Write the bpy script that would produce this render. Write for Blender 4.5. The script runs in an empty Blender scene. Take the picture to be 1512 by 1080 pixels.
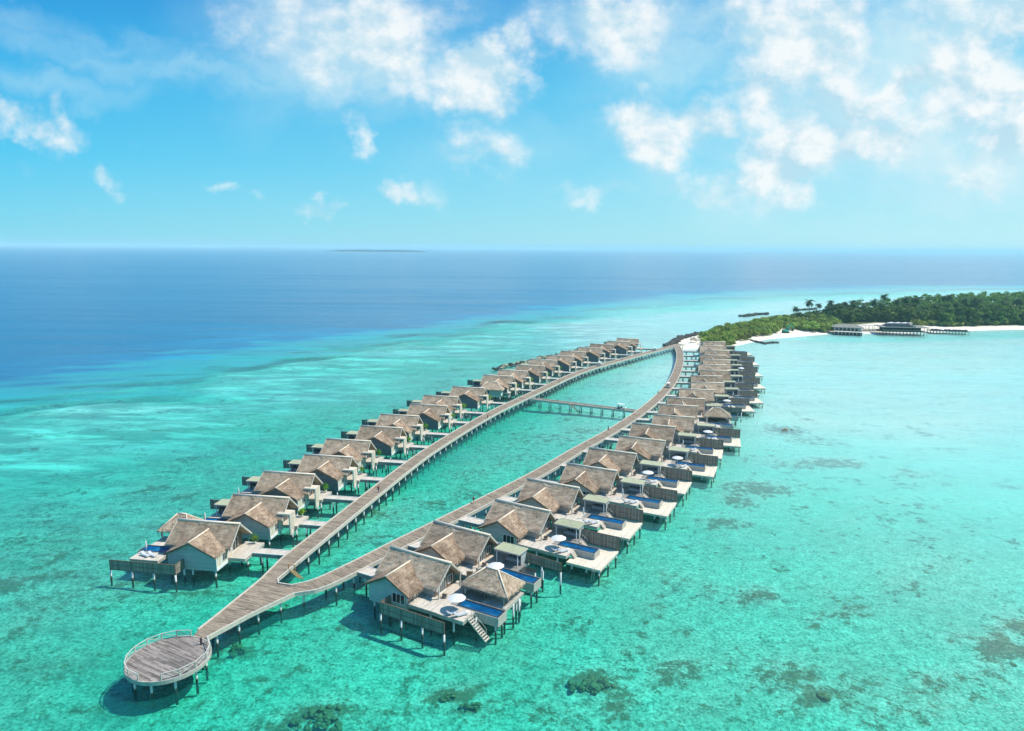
import bpy, bmesh, math, random
import numpy as np
from mathutils import Vector, noise
random.seed(7)
sc = bpy.context.scene
COL = sc.collection
R = math.radians
PI = math.pi

# ------------------------------------------------------------------ camera
F, W0, H0, CH = 1008.0, 1512.0, 1080.0, 60.0
PITCH = math.atan((540 - 366.5) / F)
ROLL = 0.0073
cam = bpy.data.cameras.new('camera')
cam.lens = 36 * F / W0
cam.sensor_width = 36
cam.clip_start = 1
cam.clip_end = 200000
camo = bpy.data.objects.new('camera', cam)
COL.objects.link(camo)
from mathutils import Matrix
camo.matrix_world = Matrix.Translation((0, 0, CH)) @ Matrix.Rotation(PI/2 - PITCH, 4, 'X') @ Matrix.Rotation(ROLL, 4, 'Z')
sc.camera = camo


def at(px, py, z=0.0):
    """world point on the horizontal plane z seen at photo pixel (survey helper)"""
    x = (px - 756) / F
    y = -(py - 540) / F
    c, s = math.cos(ROLL), math.sin(ROLL)
    x, y = c*x - s*y, s*x + c*y
    d = Vector((x, math.cos(PITCH) + y*math.sin(PITCH), -math.sin(PITCH) + y*math.cos(PITCH)))
    t = (z - CH) / d.z
    return Vector((0, 0, CH)) + d*t


# ------------------------------------------------------------------ materials
def newmat(name):
    m = bpy.data.materials.new(name)
    m.use_nodes = True
    nt = m.node_tree
    b = nt.nodes['Principled BSDF']
    return m, nt, b


def N(nt, t, **kw):
    n = nt.nodes.new(t)
    for k, v in kw.items():
        setattr(n, k, v)
    return n


def mathn(nt, op, a, b=None, clamp=False):
    n = nt.nodes.new('ShaderNodeMath')
    n.operation = op
    n.use_clamp = clamp
    for i, v in enumerate((a, b)):
        if v is None:
            continue
        if isinstance(v, (int, float)):
            n.inputs[i].default_value = v
        else:
            nt.links.new(v, n.inputs[i])
    return n.outputs[0]


def ramp(nt, fac, stops, interp='LINEAR'):
    n = nt.nodes.new('ShaderNodeValToRGB')
    n.color_ramp.interpolation = interp
    el = n.color_ramp.elements
    while len(el) < len(stops):
        el.new(0.5)
    for e, (p, c) in zip(el, stops):
        e.position = p
        e.color = (*c, 1) if len(c) == 3 else c
    nt.links.new(fac, n.inputs[0])
    return n.outputs[0]


def mixc(nt, fac, a, b, mode='MIX'):
    n = nt.nodes.new('ShaderNodeMix')
    n.data_type = 'RGBA'
    n.blend_type = mode
    for k, v in ((0, fac), (6, a), (7, b)):
        if isinstance(v, (int, float)):
            n.inputs[k].default_value = v
        elif isinstance(v, tuple):
            n.inputs[k].default_value = (*v, 1)
        else:
            nt.links.new(v, n.inputs[k])
    return n.outputs[2]


def noisen(nt, vec, scale, detail=3, rough=0.55):
    n = nt.nodes.new('ShaderNodeTexNoise')
    n.inputs['Scale'].default_value = scale
    n.inputs['Detail'].default_value = detail
    n.inputs['Roughness'].default_value = rough
    if vec is not None:
        nt.links.new(vec, n.inputs['Vector'])
    return n.outputs['Fac']


def mapv(nt, vec, scale=(1, 1, 1), loc=(0, 0, 0), rot=(0, 0, 0)):
    n = nt.nodes.new('ShaderNodeMapping')
    n.inputs['Scale'].default_value = scale
    n.inputs['Location'].default_value = loc
    n.inputs['Rotation'].default_value = rot
    nt.links.new(vec, n.inputs['Vector'])
    return n.outputs[0]


def maprange(nt, v, a, b, c=0.0, d=1.0, smooth=False):
    n = nt.nodes.new('ShaderNodeMapRange')
    if smooth:
        n.interpolation_type = 'SMOOTHSTEP'
    nt.links.new(v, n.inputs[0])
    for i, q in enumerate((a, b, c, d)):
        n.inputs[i+1].default_value = q
    return n.outputs[0]


def bump(nt, b, h, strength=0.4, dist=0.05):
    n = nt.nodes.new('ShaderNodeBump')
    n.inputs['Strength'].default_value = strength
    n.inputs['Distance'].default_value = dist
    nt.links.new(h, n.inputs['Height'])
    nt.links.new(n.outputs[0], b.inputs['Normal'])


def simple(name, col, rough=0.8, var=0.15, scale=3.0, metallic=0.0, spec=0.3, rnd=0.0):
    m, nt, b = newmat(name)
    tc = N(nt, 'ShaderNodeTexCoord')
    f = noisen(nt, tc.outputs['Object'], scale, 5, 0.65)
    c = tuple(x*(1-var) for x in col)
    d = tuple(min(1, x*(1+var)) for x in col)
    o = ramp(nt, f, [(0.25, c), (0.75, d)])
    if rnd:
        oi = N(nt, 'ShaderNodeObjectInfo')
        hs = N(nt, 'ShaderNodeHueSaturation')
        nt.links.new(maprange(nt, oi.outputs['Random'], 0, 1, 1-rnd, 1+rnd), hs.inputs['Value'])
        nt.links.new(o, hs.inputs['Color'])
        o = hs.outputs[0]
    nt.links.new(o, b.inputs['Base Color'])
    b.inputs['Roughness'].default_value = rough
    b.inputs['Metallic'].default_value = metallic
    b.inputs['Specular IOR Level'].default_value = spec
    return m


def plank(name, c1, c2, width=0.16, along='x', gap=(0.04, 0.035, 0.03), uv=True, rough=0.85, rnd=0.0, length=3.2, gapw=0.12):
    """boards of their own shade, running across u (planks stacked along the `along` axis)"""
    m, nt, b = newmat(name)
    tc = N(nt, 'ShaderNodeTexCoord')
    v = tc.outputs['UV'] if uv else tc.outputs['Object']
    sx = N(nt, 'ShaderNodeSeparateXYZ')
    nt.links.new(v, sx.inputs[0])
    ax = {'x': 0, 'y': 1, 'z': 2}[along]
    u = mathn(nt, 'DIVIDE', sx.outputs[ax], width)
    iu = mathn(nt, 'FLOOR', u)
    fu = mathn(nt, 'FRACT', u)
    w = sx.outputs[1 if ax == 0 else 0]
    off = mathn(nt, 'MULTIPLY', mathn(nt, 'FRACT', mathn(nt, 'MULTIPLY', iu, 0.618)), length)
    iw = mathn(nt, 'FLOOR', mathn(nt, 'DIVIDE', mathn(nt, 'ADD', w, off), length))
    cmb = N(nt, 'ShaderNodeCombineXYZ')
    nt.links.new(iu, cmb.inputs[0])
    nt.links.new(iw, cmb.inputs[1])
    wn = N(nt, 'ShaderNodeTexWhiteNoise', noise_dimensions='3D')
    nt.links.new(cmb.outputs[0], wn.inputs['Vector'])
    n1 = noisen(nt, v, 1.3, 4, 0.6)
    grain = noisen(nt, mapv(nt, v, (40, 2, 2) if ax == 0 else (2, 40, 40)), 1.0, 3, 0.6)
    f = mathn(nt, 'ADD', mathn(nt, 'MULTIPLY', wn.outputs['Value'], 0.5), mathn(nt, 'MULTIPLY', n1, 0.45))
    f = mathn(nt, 'ADD', f, mathn(nt, 'MULTIPLY', grain, 0.15))
    c = ramp(nt, f, [(0.25, c1), (0.85, c2)])
    g = mathn(nt, 'LESS_THAN', fu, gapw)
    c = mixc(nt, mathn(nt, 'MULTIPLY', g, 0.8), c, gap)
    if rnd:
        oi = N(nt, 'ShaderNodeObjectInfo')
        hs = N(nt, 'ShaderNodeHueSaturation')
        nt.links.new(maprange(nt, oi.outputs['Random'], 0, 1, 1-rnd, 1+rnd), hs.inputs['Value'])
        nt.links.new(c, hs.inputs['Color'])
        c = hs.outputs[0]
    nt.links.new(c, b.inputs['Base Color'])
    b.inputs['Roughness'].default_value = rough
    b.inputs['Specular IOR Level'].default_value = 0.25
    bump(nt, b, mathn(nt, 'SUBTRACT', 1.0, g), 0.5, 0.02)
    return m


def thatch_mat(name, c1, c2, c3):
    m, nt, b = newmat(name)
    tc = N(nt, 'ShaderNodeTexCoord')
    oi = N(nt, 'ShaderNodeObjectInfo')
    add = N(nt, 'ShaderNodeVectorMath', operation='ADD')
    rv = N(nt, 'ShaderNodeVectorMath', operation='SCALE')
    cb = N(nt, 'ShaderNodeCombineXYZ')
    nt.links.new(oi.outputs['Random'], cb.inputs[0])
    nt.links.new(oi.outputs['Random'], cb.inputs[1])
    nt.links.new(cb.outputs[0], rv.inputs[0])
    rv.inputs['Scale'].default_value = 57.0
    nt.links.new(tc.outputs['UV'], add.inputs[0])
    nt.links.new(rv.outputs[0], add.inputs[1])
    v = add.outputs[0]
    streak = noisen(nt, mapv(nt, v, (9, 1.6, 1)), 1.0, 4, 0.7)
    coarse = noisen(nt, mapv(nt, v, (0.5, 2.6, 1)), 1.0, 3, 0.6)
    fine = noisen(nt, mapv(nt, v, (24, 7, 1)), 1.0, 2, 0.6)
    blot = noisen(nt, v, 0.45, 3, 0.5)
    f = mathn(nt, 'ADD', mathn(nt, 'MULTIPLY', streak, 0.42), mathn(nt, 'MULTIPLY', coarse, 0.34))
    f = mathn(nt, 'ADD', f, mathn(nt, 'MULTIPLY', fine, 0.3))
    f = mathn(nt, 'ADD', f, mathn(nt, 'MULTIPLY', mathn(nt, 'SUBTRACT', blot, 0.5), 0.5))
    c = ramp(nt, f, [(0.36, c1), (0.53, c2), (0.7, c3)])
    hs = N(nt, 'ShaderNodeHueSaturation')
    nt.links.new(maprange(nt, oi.outputs['Random'], 0, 1, 0.76, 1.16), hs.inputs['Value'])
    nt.links.new(c, hs.inputs['Color'])
    nt.links.new(hs.outputs[0], b.inputs['Base Color'])
    b.inputs['Roughness'].default_value = 0.95
    b.inputs['Specular IOR Level'].default_value = 0.1
    bump(nt, b, f, 0.9, 0.12)
    return m


M = {}
M['thatch'] = thatch_mat('thatch', (0.22, 0.155, 0.105), (0.4, 0.3, 0.21), (0.56, 0.44, 0.32))
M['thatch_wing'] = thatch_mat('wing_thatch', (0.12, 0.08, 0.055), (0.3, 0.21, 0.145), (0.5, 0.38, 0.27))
M['ridge'] = simple('ridge_cap', (0.78, 0.66, 0.52), 0.9, 0.25, 4)
M['board'] = plank('painted_boards', (0.36, 0.37, 0.36), (0.54, 0.55, 0.53), 0.2, 'z', (0.2, 0.21, 0.21), uv=False, rnd=0.06, gapw=0.1, length=30)
M['slate'] = plank('slate_boards', (0.12, 0.13, 0.15), (0.2, 0.215, 0.235), 0.2, 'z', (0.05, 0.05, 0.06), uv=False, rnd=0.1, gapw=0.1, length=30)
M['cream'] = plank('cream_timber', (0.6, 0.51, 0.39), (0.82, 0.72, 0.58), 0.5, 'y', (0.3, 0.25, 0.19), uv=False, rnd=0.08, gapw=0.1, length=30)
M['walk'] = plank('boardwalk_planks', (0.15, 0.115, 0.083), (0.42, 0.33, 0.24), 0.2, 'x', length=2.4, gapw=0.16)
M['plat'] = plank('platform_planks', (0.1, 0.083, 0.075), (0.42, 0.355, 0.31), 0.22, 'x', length=3.4, gapw=0.16)
M['deck'] = plank('weathered_deck', (0.46, 0.4, 0.33), (0.7, 0.62, 0.52), 0.18, 'x', (0.25, 0.22, 0.19), uv=False, gapw=0.12)
M['darkdeck'] = plank('grey_deck', (0.2, 0.19, 0.175), (0.33, 0.31, 0.29), 0.18, 'x', (0.08, 0.08, 0.07), uv=False, gapw=0.12)
M['sun_deck'] = plank('pale_sea_deck', (0.6, 0.52, 0.4), (0.78, 0.69, 0.55), 0.22, 'x', (0.36, 0.31, 0.25), uv=False, gapw=0.1)
M['kerb'] = simple('pale_kerb', (0.56, 0.5, 0.42), 0.8, 0.2, 1.5)
M['fascia'] = simple('weathered_fascia', (0.43, 0.4, 0.35), 0.85, 0.25, 1.2)
M['white'] = simple('white_paint', (0.78, 0.78, 0.75), 0.6, 0.06, 2)
M['rail'] = simple('pale_rail', (0.56, 0.52, 0.46), 0.6, 0.12, 2)
M['timber'] = simple('brown_timber', (0.17, 0.12, 0.085), 0.8, 0.3, 2)
M['dark'] = simple('dark_timber', (0.045, 0.04, 0.036), 0.8, 0.3, 2)
M['olive'] = simple('olive_roof_felt', (0.36, 0.37, 0.24), 0.9, 0.15, 1.2, rnd=0.1)
M['cloth'] = simple('white_canvas', (0.7, 0.69, 0.66), 0.9, 0.04, 2)
M['cushion'] = simple('grey_cushion', (0.5, 0.52, 0.56), 0.9, 0.15, 4)
M['navy'] = simple('dark_blue_cushion', (0.03, 0.04, 0.07), 0.9, 0.2, 4)
M['coping'] = simple('dark_coping', (0.03, 0.035, 0.045), 0.5, 0.2, 3)
M['metal'] = simple('grey_metal', (0.4, 0.4, 0.4), 0.4, 0.1, 3, 0.7)
M['steel'] = simple('pale_steel', (0.6, 0.62, 0.63), 0.35, 0.1, 3, 0.5)
M['tyre'] = simple('black_rubber', (0.02, 0.02, 0.02), 0.9, 0.2, 3)
M['orange'] = simple('orange_paint', (0.5, 0.24, 0.1), 0.6, 0.15, 3)
M['yellowwood'] = simple('golden_wood', (0.4, 0.28, 0.15), 0.7, 0.25, 3)
M['greenpaint'] = simple('green_paint', (0.02, 0.34, 0.22), 0.5, 0.15, 2)
M['rock'] = simple('dark_rock', (0.075, 0.07, 0.062), 0.95, 0.55, 1.2)
M['rocklight'] = simple('pale_rock', (0.34, 0.31, 0.22), 0.95, 0.5, 0.8)
M['coralrock'] = simple('coral_growth', (0.26, 0.17, 0.08), 0.95, 0.8, 2.6)
M['bark'] = simple('bark', (0.14, 0.105, 0.075), 0.95, 0.3, 3)
M['palebark'] = simple('pale_palm_bark', (0.3, 0.26, 0.2), 0.95, 0.25, 3)
M['skin'] = simple('skin', (0.36, 0.2, 0.13), 0.6, 0.05, 3)
M['hair'] = simple('hair', (0.02, 0.015, 0.01), 0.8, 0.1, 3)
M['redcloth'] = simple('red_cloth', (0.5, 0.06, 0.05), 0.9, 0.1, 3)
M['beigecloth'] = simple('beige_cloth', (0.45, 0.38, 0.3), 0.9, 0.1, 3)
M['bluecloth'] = simple('blue_grey_cloth', (0.12, 0.16, 0.24), 0.9, 0.1, 3)
M['pot'] = simple('pale_planter', (0.6, 0.58, 0.54), 0.8, 0.1, 3)
M['greyroof'] = simple('grey_roofing', (0.24, 0.235, 0.2), 0.85, 0.12, 0.6)
M['islet'] = simple('distant_wood', (0.02, 0.07, 0.06), 0.95, 0.3, 0.01)
M['solar'] = simple('dark_panel_roof', (0.1, 0.11, 0.13), 0.5, 0.3, 0.8)


def fence_mat():
    m, nt, b = newmat('bamboo_fence')
    tc = N(nt, 'ShaderNodeTexCoord')
    sx = N(nt, 'ShaderNodeSeparateXYZ')
    nt.links.new(tc.outputs['UV'], sx.inputs[0])
    u = mathn(nt, 'DIVIDE', sx.outputs[0], 0.36)
    wn = N(nt, 'ShaderNodeTexWhiteNoise', noise_dimensions='1D')
    nt.links.new(mathn(nt, 'FLOOR', u), wn.inputs['W'])
    n2 = noisen(nt, mapv(nt, tc.outputs['UV'], (25, 1.5, 1)), 1, 3, 0.6)
    n3 = noisen(nt, tc.outputs['UV'], 0.7, 3, 0.6)
    f = mathn(nt, 'ADD', mathn(nt, 'MULTIPLY', wn.outputs['Value'], 0.4), mathn(nt, 'MULTIPLY', n2, 0.35))
    f = mathn(nt, 'ADD', f, mathn(nt, 'MULTIPLY', n3, 0.25))
    c = ramp(nt, f, [(0.2, (0.15, 0.135, 0.11)), (0.8, (0.36, 0.32, 0.26))])
    g1 = mathn(nt, 'LESS_THAN', mathn(nt, 'FRACT', u), 0.14)
    c = mixc(nt, mathn(nt, 'MULTIPLY', g1, 0.75), c, (0.06, 0.055, 0.045))
    nt.links.new(c, b.inputs['Base Color'])
    b.inputs['Roughness'].default_value = 0.9
    bump(nt, b, f, 0.6, 0.04)
    return m


M['fence'] = fence_mat()


def pile_mat():
    m, nt, b = newmat('concrete_pile')
    g = N(nt, 'ShaderNodeNewGeometry')
    sx = N(nt, 'ShaderNodeSeparateXYZ')
    nt.links.new(g.outputs['Position'], sx.inputs[0])
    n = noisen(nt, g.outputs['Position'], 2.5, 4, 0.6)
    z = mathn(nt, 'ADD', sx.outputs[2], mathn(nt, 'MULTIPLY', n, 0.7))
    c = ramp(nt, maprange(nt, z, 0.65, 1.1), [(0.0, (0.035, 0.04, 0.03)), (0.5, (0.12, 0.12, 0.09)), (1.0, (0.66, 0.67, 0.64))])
    nt.links.new(c, b.inputs['Base Color'])
    b.inputs['Roughness'].default_value = 0.8
    return m


M['pile'] = pile_mat()


def glass_mat():
    m, nt, b = newmat('dark_glazing')
    b.inputs['Base Color'].default_value = (0.02, 0.028, 0.03, 1)
    b.inputs['Roughness'].default_value = 0.08
    b.inputs['Specular IOR Level'].default_value = 0.6
    return m


M['glass'] = glass_mat()


def pool_mat():
    m, nt, b = newmat('pool_water')
    tc = N(nt, 'ShaderNodeTexCoord')
    n = noisen(nt, mapv(nt, tc.outputs['Object'], (0.35, 1, 1)), 0.8, 3, 0.6)
    c = ramp(nt, n, [(0.3, (0.002, 0.04, 0.12)), (0.6, (0.004, 0.095, 0.24)), (0.8, (0.04, 0.3, 0.48))])
    nt.links.new(c, b.inputs['Base Color'])
    b.inputs['Roughness'].default_value = 0.05
    b.inputs['IOR'].default_value = 1.33
    bump(nt, b, noisen(nt, tc.outputs['Object'], 3.0, 2), 0.25, 0.03)
    return m


M['pool'] = pool_mat()


def leaf_mat(name, c1, c2, c3, rnd=0.42):
    m, nt, b = newmat(name)
    g = N(nt, 'ShaderNodeNewGeometry')
    oi = N(nt, 'ShaderNodeObjectInfo')
    n1 = noisen(nt, g.outputs['Position'], 0.45, 3, 0.6)
    f = mathn(nt, 'ADD', mathn(nt, 'MULTIPLY', g.outputs['Random Per Island'], 0.5), mathn(nt, 'MULTIPLY', n1, 0.6))
    c = ramp(nt, f, [(0.25, c1), (0.55, c2), (0.85, c3)])
    hs = N(nt, 'ShaderNodeHueSaturation')
    nt.links.new(maprange(nt, oi.outputs['Random'], 0, 1, 1-rnd, 1+rnd), hs.inputs['Value'])
    nt.links.new(maprange(nt, mathn(nt, 'FRACT', mathn(nt, 'MULTIPLY', oi.outputs['Random'], 7.3)), 0, 1, 0.48, 0.52), hs.inputs['Hue'])
    nt.links.new(c, hs.inputs['Color'])
    nt.links.new(hs.outputs[0], b.inputs['Base Color'])
    b.inputs['Roughness'].default_value = 0.7
    b.inputs['Specular IOR Level'].default_value = 0.25
    tr = N(nt, 'ShaderNodeBsdfTranslucent')
    nt.links.new(hs.outputs[0], tr.inputs[0])
    mx = N(nt, 'ShaderNodeMixShader')
    mx.inputs[0].default_value = 0.35
    nt.links.new(b.outputs[0], mx.inputs[1])
    nt.links.new(tr.outputs[0], mx.inputs[2])
    nt.links.new(mx.outputs[0], nt.nodes['Material Output'].inputs[0])
    return m


M['shrub'] = leaf_mat('shrub_leaves', (0.06, 0.11, 0.018), (0.24, 0.33, 0.05), (0.5, 0.58, 0.13))
M['leaf'] = leaf_mat('tree_leaves', (0.025, 0.07, 0.012), (0.085, 0.165, 0.028), (0.24, 0.34, 0.065))
M['palm'] = leaf_mat('palm_leaves', (0.015, 0.055, 0.018), (0.035, 0.09, 0.025), (0.1, 0.17, 0.05))
M['potleaf'] = leaf_mat('plant_leaves', (0.1, 0.28, 0.02), (0.2, 0.42, 0.03), (0.35, 0.55, 0.06), 0.15)


# ------------------------------------------------------------------ mesh builder
class MB:
    def __init__(self):
        self.v, self.f, self.uv = [], [], []

    def face(self, pts, uvs=None):
        i = len(self.v)
        self.v += [tuple(p) for p in pts]
        self.f.append(tuple(range(i, i+len(pts))))
        if uvs is None:
            uvs = [(p[0], p[1]) for p in pts]
        self.uv += list(uvs)

    def box(self, x0, y0, z0, x1, y1, z1):
        p = lambda x, y, z: (x, y, z)
        self.face([p(x0, y0, z1), p(x1, y0, z1), p(x1, y1, z1), p(x0, y1, z1)])
        self.face([p(x0, y1, z0), p(x1, y1, z0), p(x1, y0, z0), p(x0, y0, z0)])
        for a, b in (((x0, y0), (x1, y0)), ((x1, y0), (x1, y1)), ((x1, y1), (x0, y1)), ((x0, y1), (x0, y0))):
            L = math.dist(a, b)
            s = a[0] + a[1]
            self.face([(*a, z0), (*b, z0), (*b, z1), (*a, z1)], [(s, z0), (s+L, z0), (s+L, z1), (s, z1)])

    def bar(self, a, b, w, h=None, up=(0, 0, 1)):
        """square bar from a to b, width w, depth h"""
        h = h or w
        a, b = Vector(a), Vector(b)
        d = (b-a).normalized()
        up = Vector(up)
        if abs(d.dot(up)) > 0.97:
            up = Vector((0, 1, 0))
        s = d.cross(up).normalized()
        t = s.cross(d).normalized()
        L = (b-a).length
        c = [(-w/2, -h/2), (w/2, -h/2), (w/2, h/2), (-w/2, h/2)]
        A = [a + s*x + t*y for x, y in c]
        B = [b + s*x + t*y for x, y in c]
        for i in range(4):
            j = (i+1) % 4
            self.face([A[i], A[j], B[j], B[i]], [(0, i*w), (0, i*w+w), (L, i*w+w), (L, i*w)])
        self.face(A[::-1])
        self.face(B)

    def tube(self, pts, rad, seg=8, cap=True):
        pts = [Vector(p) for p in pts]
        rs = rad if isinstance(rad, (list, tuple)) else [rad]*len(pts)
        rings = []
        for i, p in enumerate(pts):
            d = (pts[min(i+1, len(pts)-1)] - pts[max(i-1, 0)]).normalized()
            up = Vector((0, 0, 1)) if abs(d.z) < 0.9 else Vector((1, 0, 0))
            s = d.cross(up).normalized()
            t = s.cross(d)
            rings.append([p + (s*math.cos(k*2*PI/seg) + t*math.sin(k*2*PI/seg))*rs[i] for k in range(seg)])
        for i in range(len(rings)-1):
            for k in range(seg):
                l = (k+1) % seg
                self.face([rings[i][k], rings[i][l], rings[i+1][l], rings[i+1][k]])
        if cap:
            self.face(rings[0][::-1])
            self.face(rings[-1])

    def poly(self, pts, z0, z1, uvf=None):
        """vertical prism over an xy polygon (counter-clockwise)"""
        uvf = uvf or (lambda p: (p[0], p[1]))
        self.face([(p[0], p[1], z1) for p in pts], [uvf(p) for p in pts])
        self.face([(p[0], p[1], z0) for p in pts[::-1]])
        n = len(pts)
        for i in range(n):
            a, b = pts[i], pts[(i+1) % n]
            L = math.hypot(b[0]-a[0], b[1]-a[1])
            self.face([(a[0], a[1], z0), (b[0], b[1], z0), (b[0], b[1], z1), (a[0], a[1], z1)],
                      [(0, z0), (L, z0), (L, z1), (0, z1)])

    def mesh(self, name, mat, smooth=False, weld=True):
        me = bpy.data.meshes.new(name)
        me.from_pydata(self.v, [], self.f)
        uvl = me.uv_layers.new(name='UVMap')
        flat = [c for q in self.uv for c in q]
        uvl.data.foreach_set('uv', flat)
        me.materials.append(mat)
        if weld:
            bm = bmesh.new()
            bm.from_mesh(me)
            bmesh.ops.remove_doubles(bm, verts=bm.verts, dist=0.0005)
            bm.to_mesh(me)
            bm.free()
        if smooth:
            me.polygons.foreach_set('use_smooth', [True]*len(me.polygons))
        me.update()
        return me

    def build(self, name, mat, parent=None, smooth=False, weld=True, loc=None):
        return link(name, self.mesh(name, mat, smooth, weld), parent, loc)


def link(name, me, parent=None, loc=None):
    o = bpy.data.objects.new(name, me)
    COL.objects.link(o)
    if parent is not None:
        o.parent = parent
    if loc is not None:
        o.location = loc
    return o


def tag(o, label, cat, group=None, kind=None):
    o['label'] = label
    o['category'] = cat
    if group:
        o['group'] = group
    if kind:
        o['kind'] = kind
    return o


def structure(o):
    o['kind'] = 'structure'
    return o


def thing(name, label, cat, loc=(0, 0, 0), rz=0.0, group=None):
    o = link(name, None)
    o.location = loc
    o.rotation_euler = (0, 0, rz)
    return tag(o, label, cat, group)


KIDS = {}


def copy_tree(o, parent=None):
    c = o.copy()
    COL.objects.link(c)
    if parent is not None:
        c.parent = parent
    for ch in list(o.children):
        copy_tree(ch, c)
    return c


def place(proto, used, loc, rz, label, group=None):
    """first call moves the prototype itself, later calls copy it"""
    if proto.name not in used:
        used.add(proto.name)
        o = proto
    else:
        o = copy_tree(proto)
    o.location = loc
    o.rotation_euler = (0, 0, rz)
    o['label'] = label
    if group:
        o['group'] = group
    return o


USED = set()


def frame(A, ang):
    """local frame -> world xy"""
    c, s = math.cos(ang), math.sin(ang)
    return lambda x, y, z=0: Vector((A[0] + c*x - s*y, A[1] + s*x + c*y, z))


# ------------------------------------------------------------------ shared shapes
PILE = None


def pile_mesh(r=0.17, h=4.2):
    m = MB()
    m.tube([(0, 0, -h), (0, 0, 0)], r, 10)
    return m.mesh('pile', M['pile'], True)


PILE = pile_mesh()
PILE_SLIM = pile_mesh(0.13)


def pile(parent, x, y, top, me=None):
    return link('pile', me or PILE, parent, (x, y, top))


def thatch_slab(m, a, b, c, d, thick=0.42, step=0.45, jit=0.05, seed=0, fringe=True):
    """a-b ridge edge, d-c eave edge (a above d). Slab of thatch with an uneven top and a ragged eave."""
    a, b, c, d = map(Vector, (a, b, c, d))
    Lu = max((b-a).length, (c-d).length)
    Lv = max((d-a).length, (c-b).length)
    nu = max(2, int(Lu/step))
    nv = max(2, int(Lv/step))
    nrm = (b-a).cross(d-a)
    if nrm.length < 1e-4:
        nrm = (c-d).cross(d-a)
    nrm.normalize()
    if nrm.z < 0:
        nrm = -nrm
    rnd = random.Random(seed)
    top = []
    for j in range(nv+1):
        row = []
        t = j/nv
        for i in range(nu+1):
            s = i/nu
            p = (a*(1-s)+b*s)*(1-t) + (d*(1-s)+c*s)*t
            w = noise.noise(Vector((p.x*0.9+seed, p.y*0.9, p.z*0.9)))*0.09
            sag = -0.10*math.sin(PI*t)
            k = 0 if j == 0 else 1
            p = p + nrm*(w*k + rnd.uniform(-jit, jit)*k + sag*k)
            if j == nv:
                p.z -= 0.1 + rnd.uniform(0, 0.07)
            row.append(p)
        top.append(row)
    L2 = lambda i, j: (i/nu*Lu, j/nv*Lv)
    for j in range(nv):
        for i in range(nu):
            m.face([top[j+1][i], top[j+1][i+1], top[j][i+1], top[j][i]],
                   [L2(i, j+1), L2(i+1, j+1), L2(i+1, j), L2(i, j)])
    dn = -nrm*thick
    bot = [a+dn, b+dn, c+dn*0.9, d+dn*0.9]
    m.face([bot[0], bot[1], bot[2], bot[3]], [(0, 0), (Lu, 0), (Lu, Lv), (0, Lv)])
    # verge sides and eave front
    for col, e0, e1 in ((0, bot[0], bot[3]), (nu, bot[1], bot[2])):
        for j in range(nv):
            p, q = top[j][col], top[j+1][col]
            r0 = e0.lerp(e1, j/nv)
            r1 = e0.lerp(e1, (j+1)/nv)
            m.face([p, q, r1, r0], [(0, j*.4), (0, j*.4+.4), (.3, j*.4+.4), (.3, j*.4)])
    for i in range(nu):
        p, q = top[nv][i], top[nv][i+1]
        r0 = bot[3].lerp(bot[2], i/nu)
        r1 = bot[3].lerp(bot[2], (i+1)/nu)
        m.face([p, q, r1, r0], [(i*.4, 0), (i*.4+.4, 0), (i*.4+.4, .3), (i*.4, .3)])
    if fringe:
        eu = (c-d).normalized()
        out = (d-a)
        out = (out - eu*out.dot(eu)).normalized()
        n = int((c-d).length/0.13)
        for i in range(n):
            s = (i+rnd.random())/n
            p = d.lerp(c, s) + nrm*(-0.06-rnd.random()*thick*0.7)
            ln = rnd.uniform(0.25, 0.6)
            w = rnd.uniform(0.06, 0.13)
            tip = p + out*ln*0.55 + Vector((0, 0, -ln*0.75)) + eu*rnd.uniform(-.1, .1)
            u0 = s*Lu
            m.face([p - eu*w, p + eu*w, tip], [(u0, 0), (u0+.2, 0), (u0+.1, .4)])
    # loose straw lying proud on the slope
    for i in range(int(Lu*Lv*2.2)):
        s, t = rnd.random(), rnd.random()
        p = (a*(1-s)+b*s)*(1-t) + (d*(1-s)+c*s)*t + nrm*(0.03 - 0.10*math.sin(PI*t))
        eu = (c-d).normalized()
        dv = (d-a).normalized()
        w = rnd.uniform(0.05, 0.14)
        ln = rnd.uniform(0.25, 0.6)
        m.face([p-eu*w+nrm*0.015, p+eu*w+nrm*0.015, p+dv*ln+nrm*rnd.uniform(0.03, 0.07)],
               [(s*Lu, t*Lv), (s*Lu+.2, t*Lv), (s*Lu+.1, t*Lv+.4)])


def hip_roof(parent, x0, y0, x1, y1, ze, zr, rx0, rx1, ry, seed=1, th=0.3):
    m = MB()
    A, B = (rx0, ry, zr), (rx1, ry, zr)
    thatch_slab(m, A, B, (x1, y0, ze), (x0, y0, ze), th, seed=seed)
    thatch_slab(m, B, A, (x0, y1, ze), (x1, y1, ze), th, seed=seed+1)
    thatch_slab(m, A, A, (x0, y0, ze), (x0, y1, ze), th, seed=seed+2)
    thatch_slab(m, B, B, (x1, y1, ze), (x1, y0, ze), th, seed=seed+3)
    o = m.build('roof', M['thatch'], parent, weld=False)
    r = MB()
    up = Vector((0, 0, 0.03))
    r.tube([Vector(A)+up, Vector(B)+up], 0.15, 8)
    for P, Q in ((A, (x0, y0, ze)), (A, (x0, y1, ze)), (B, (x1, y0, ze)), (B, (x1, y1, ze))):
        P, Q = Vector(P), Vector(Q)
        r.tube([P+up, P.lerp(Q, 0.5)-Vector((0, 0, 0.08)), P.lerp(Q, 0.97)-Vector((0, 0, 0.08))], [0.13, 0.1, 0.08], 7)
    r.build('ridge_cap', M['ridge'], o, True)
    return o


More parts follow.
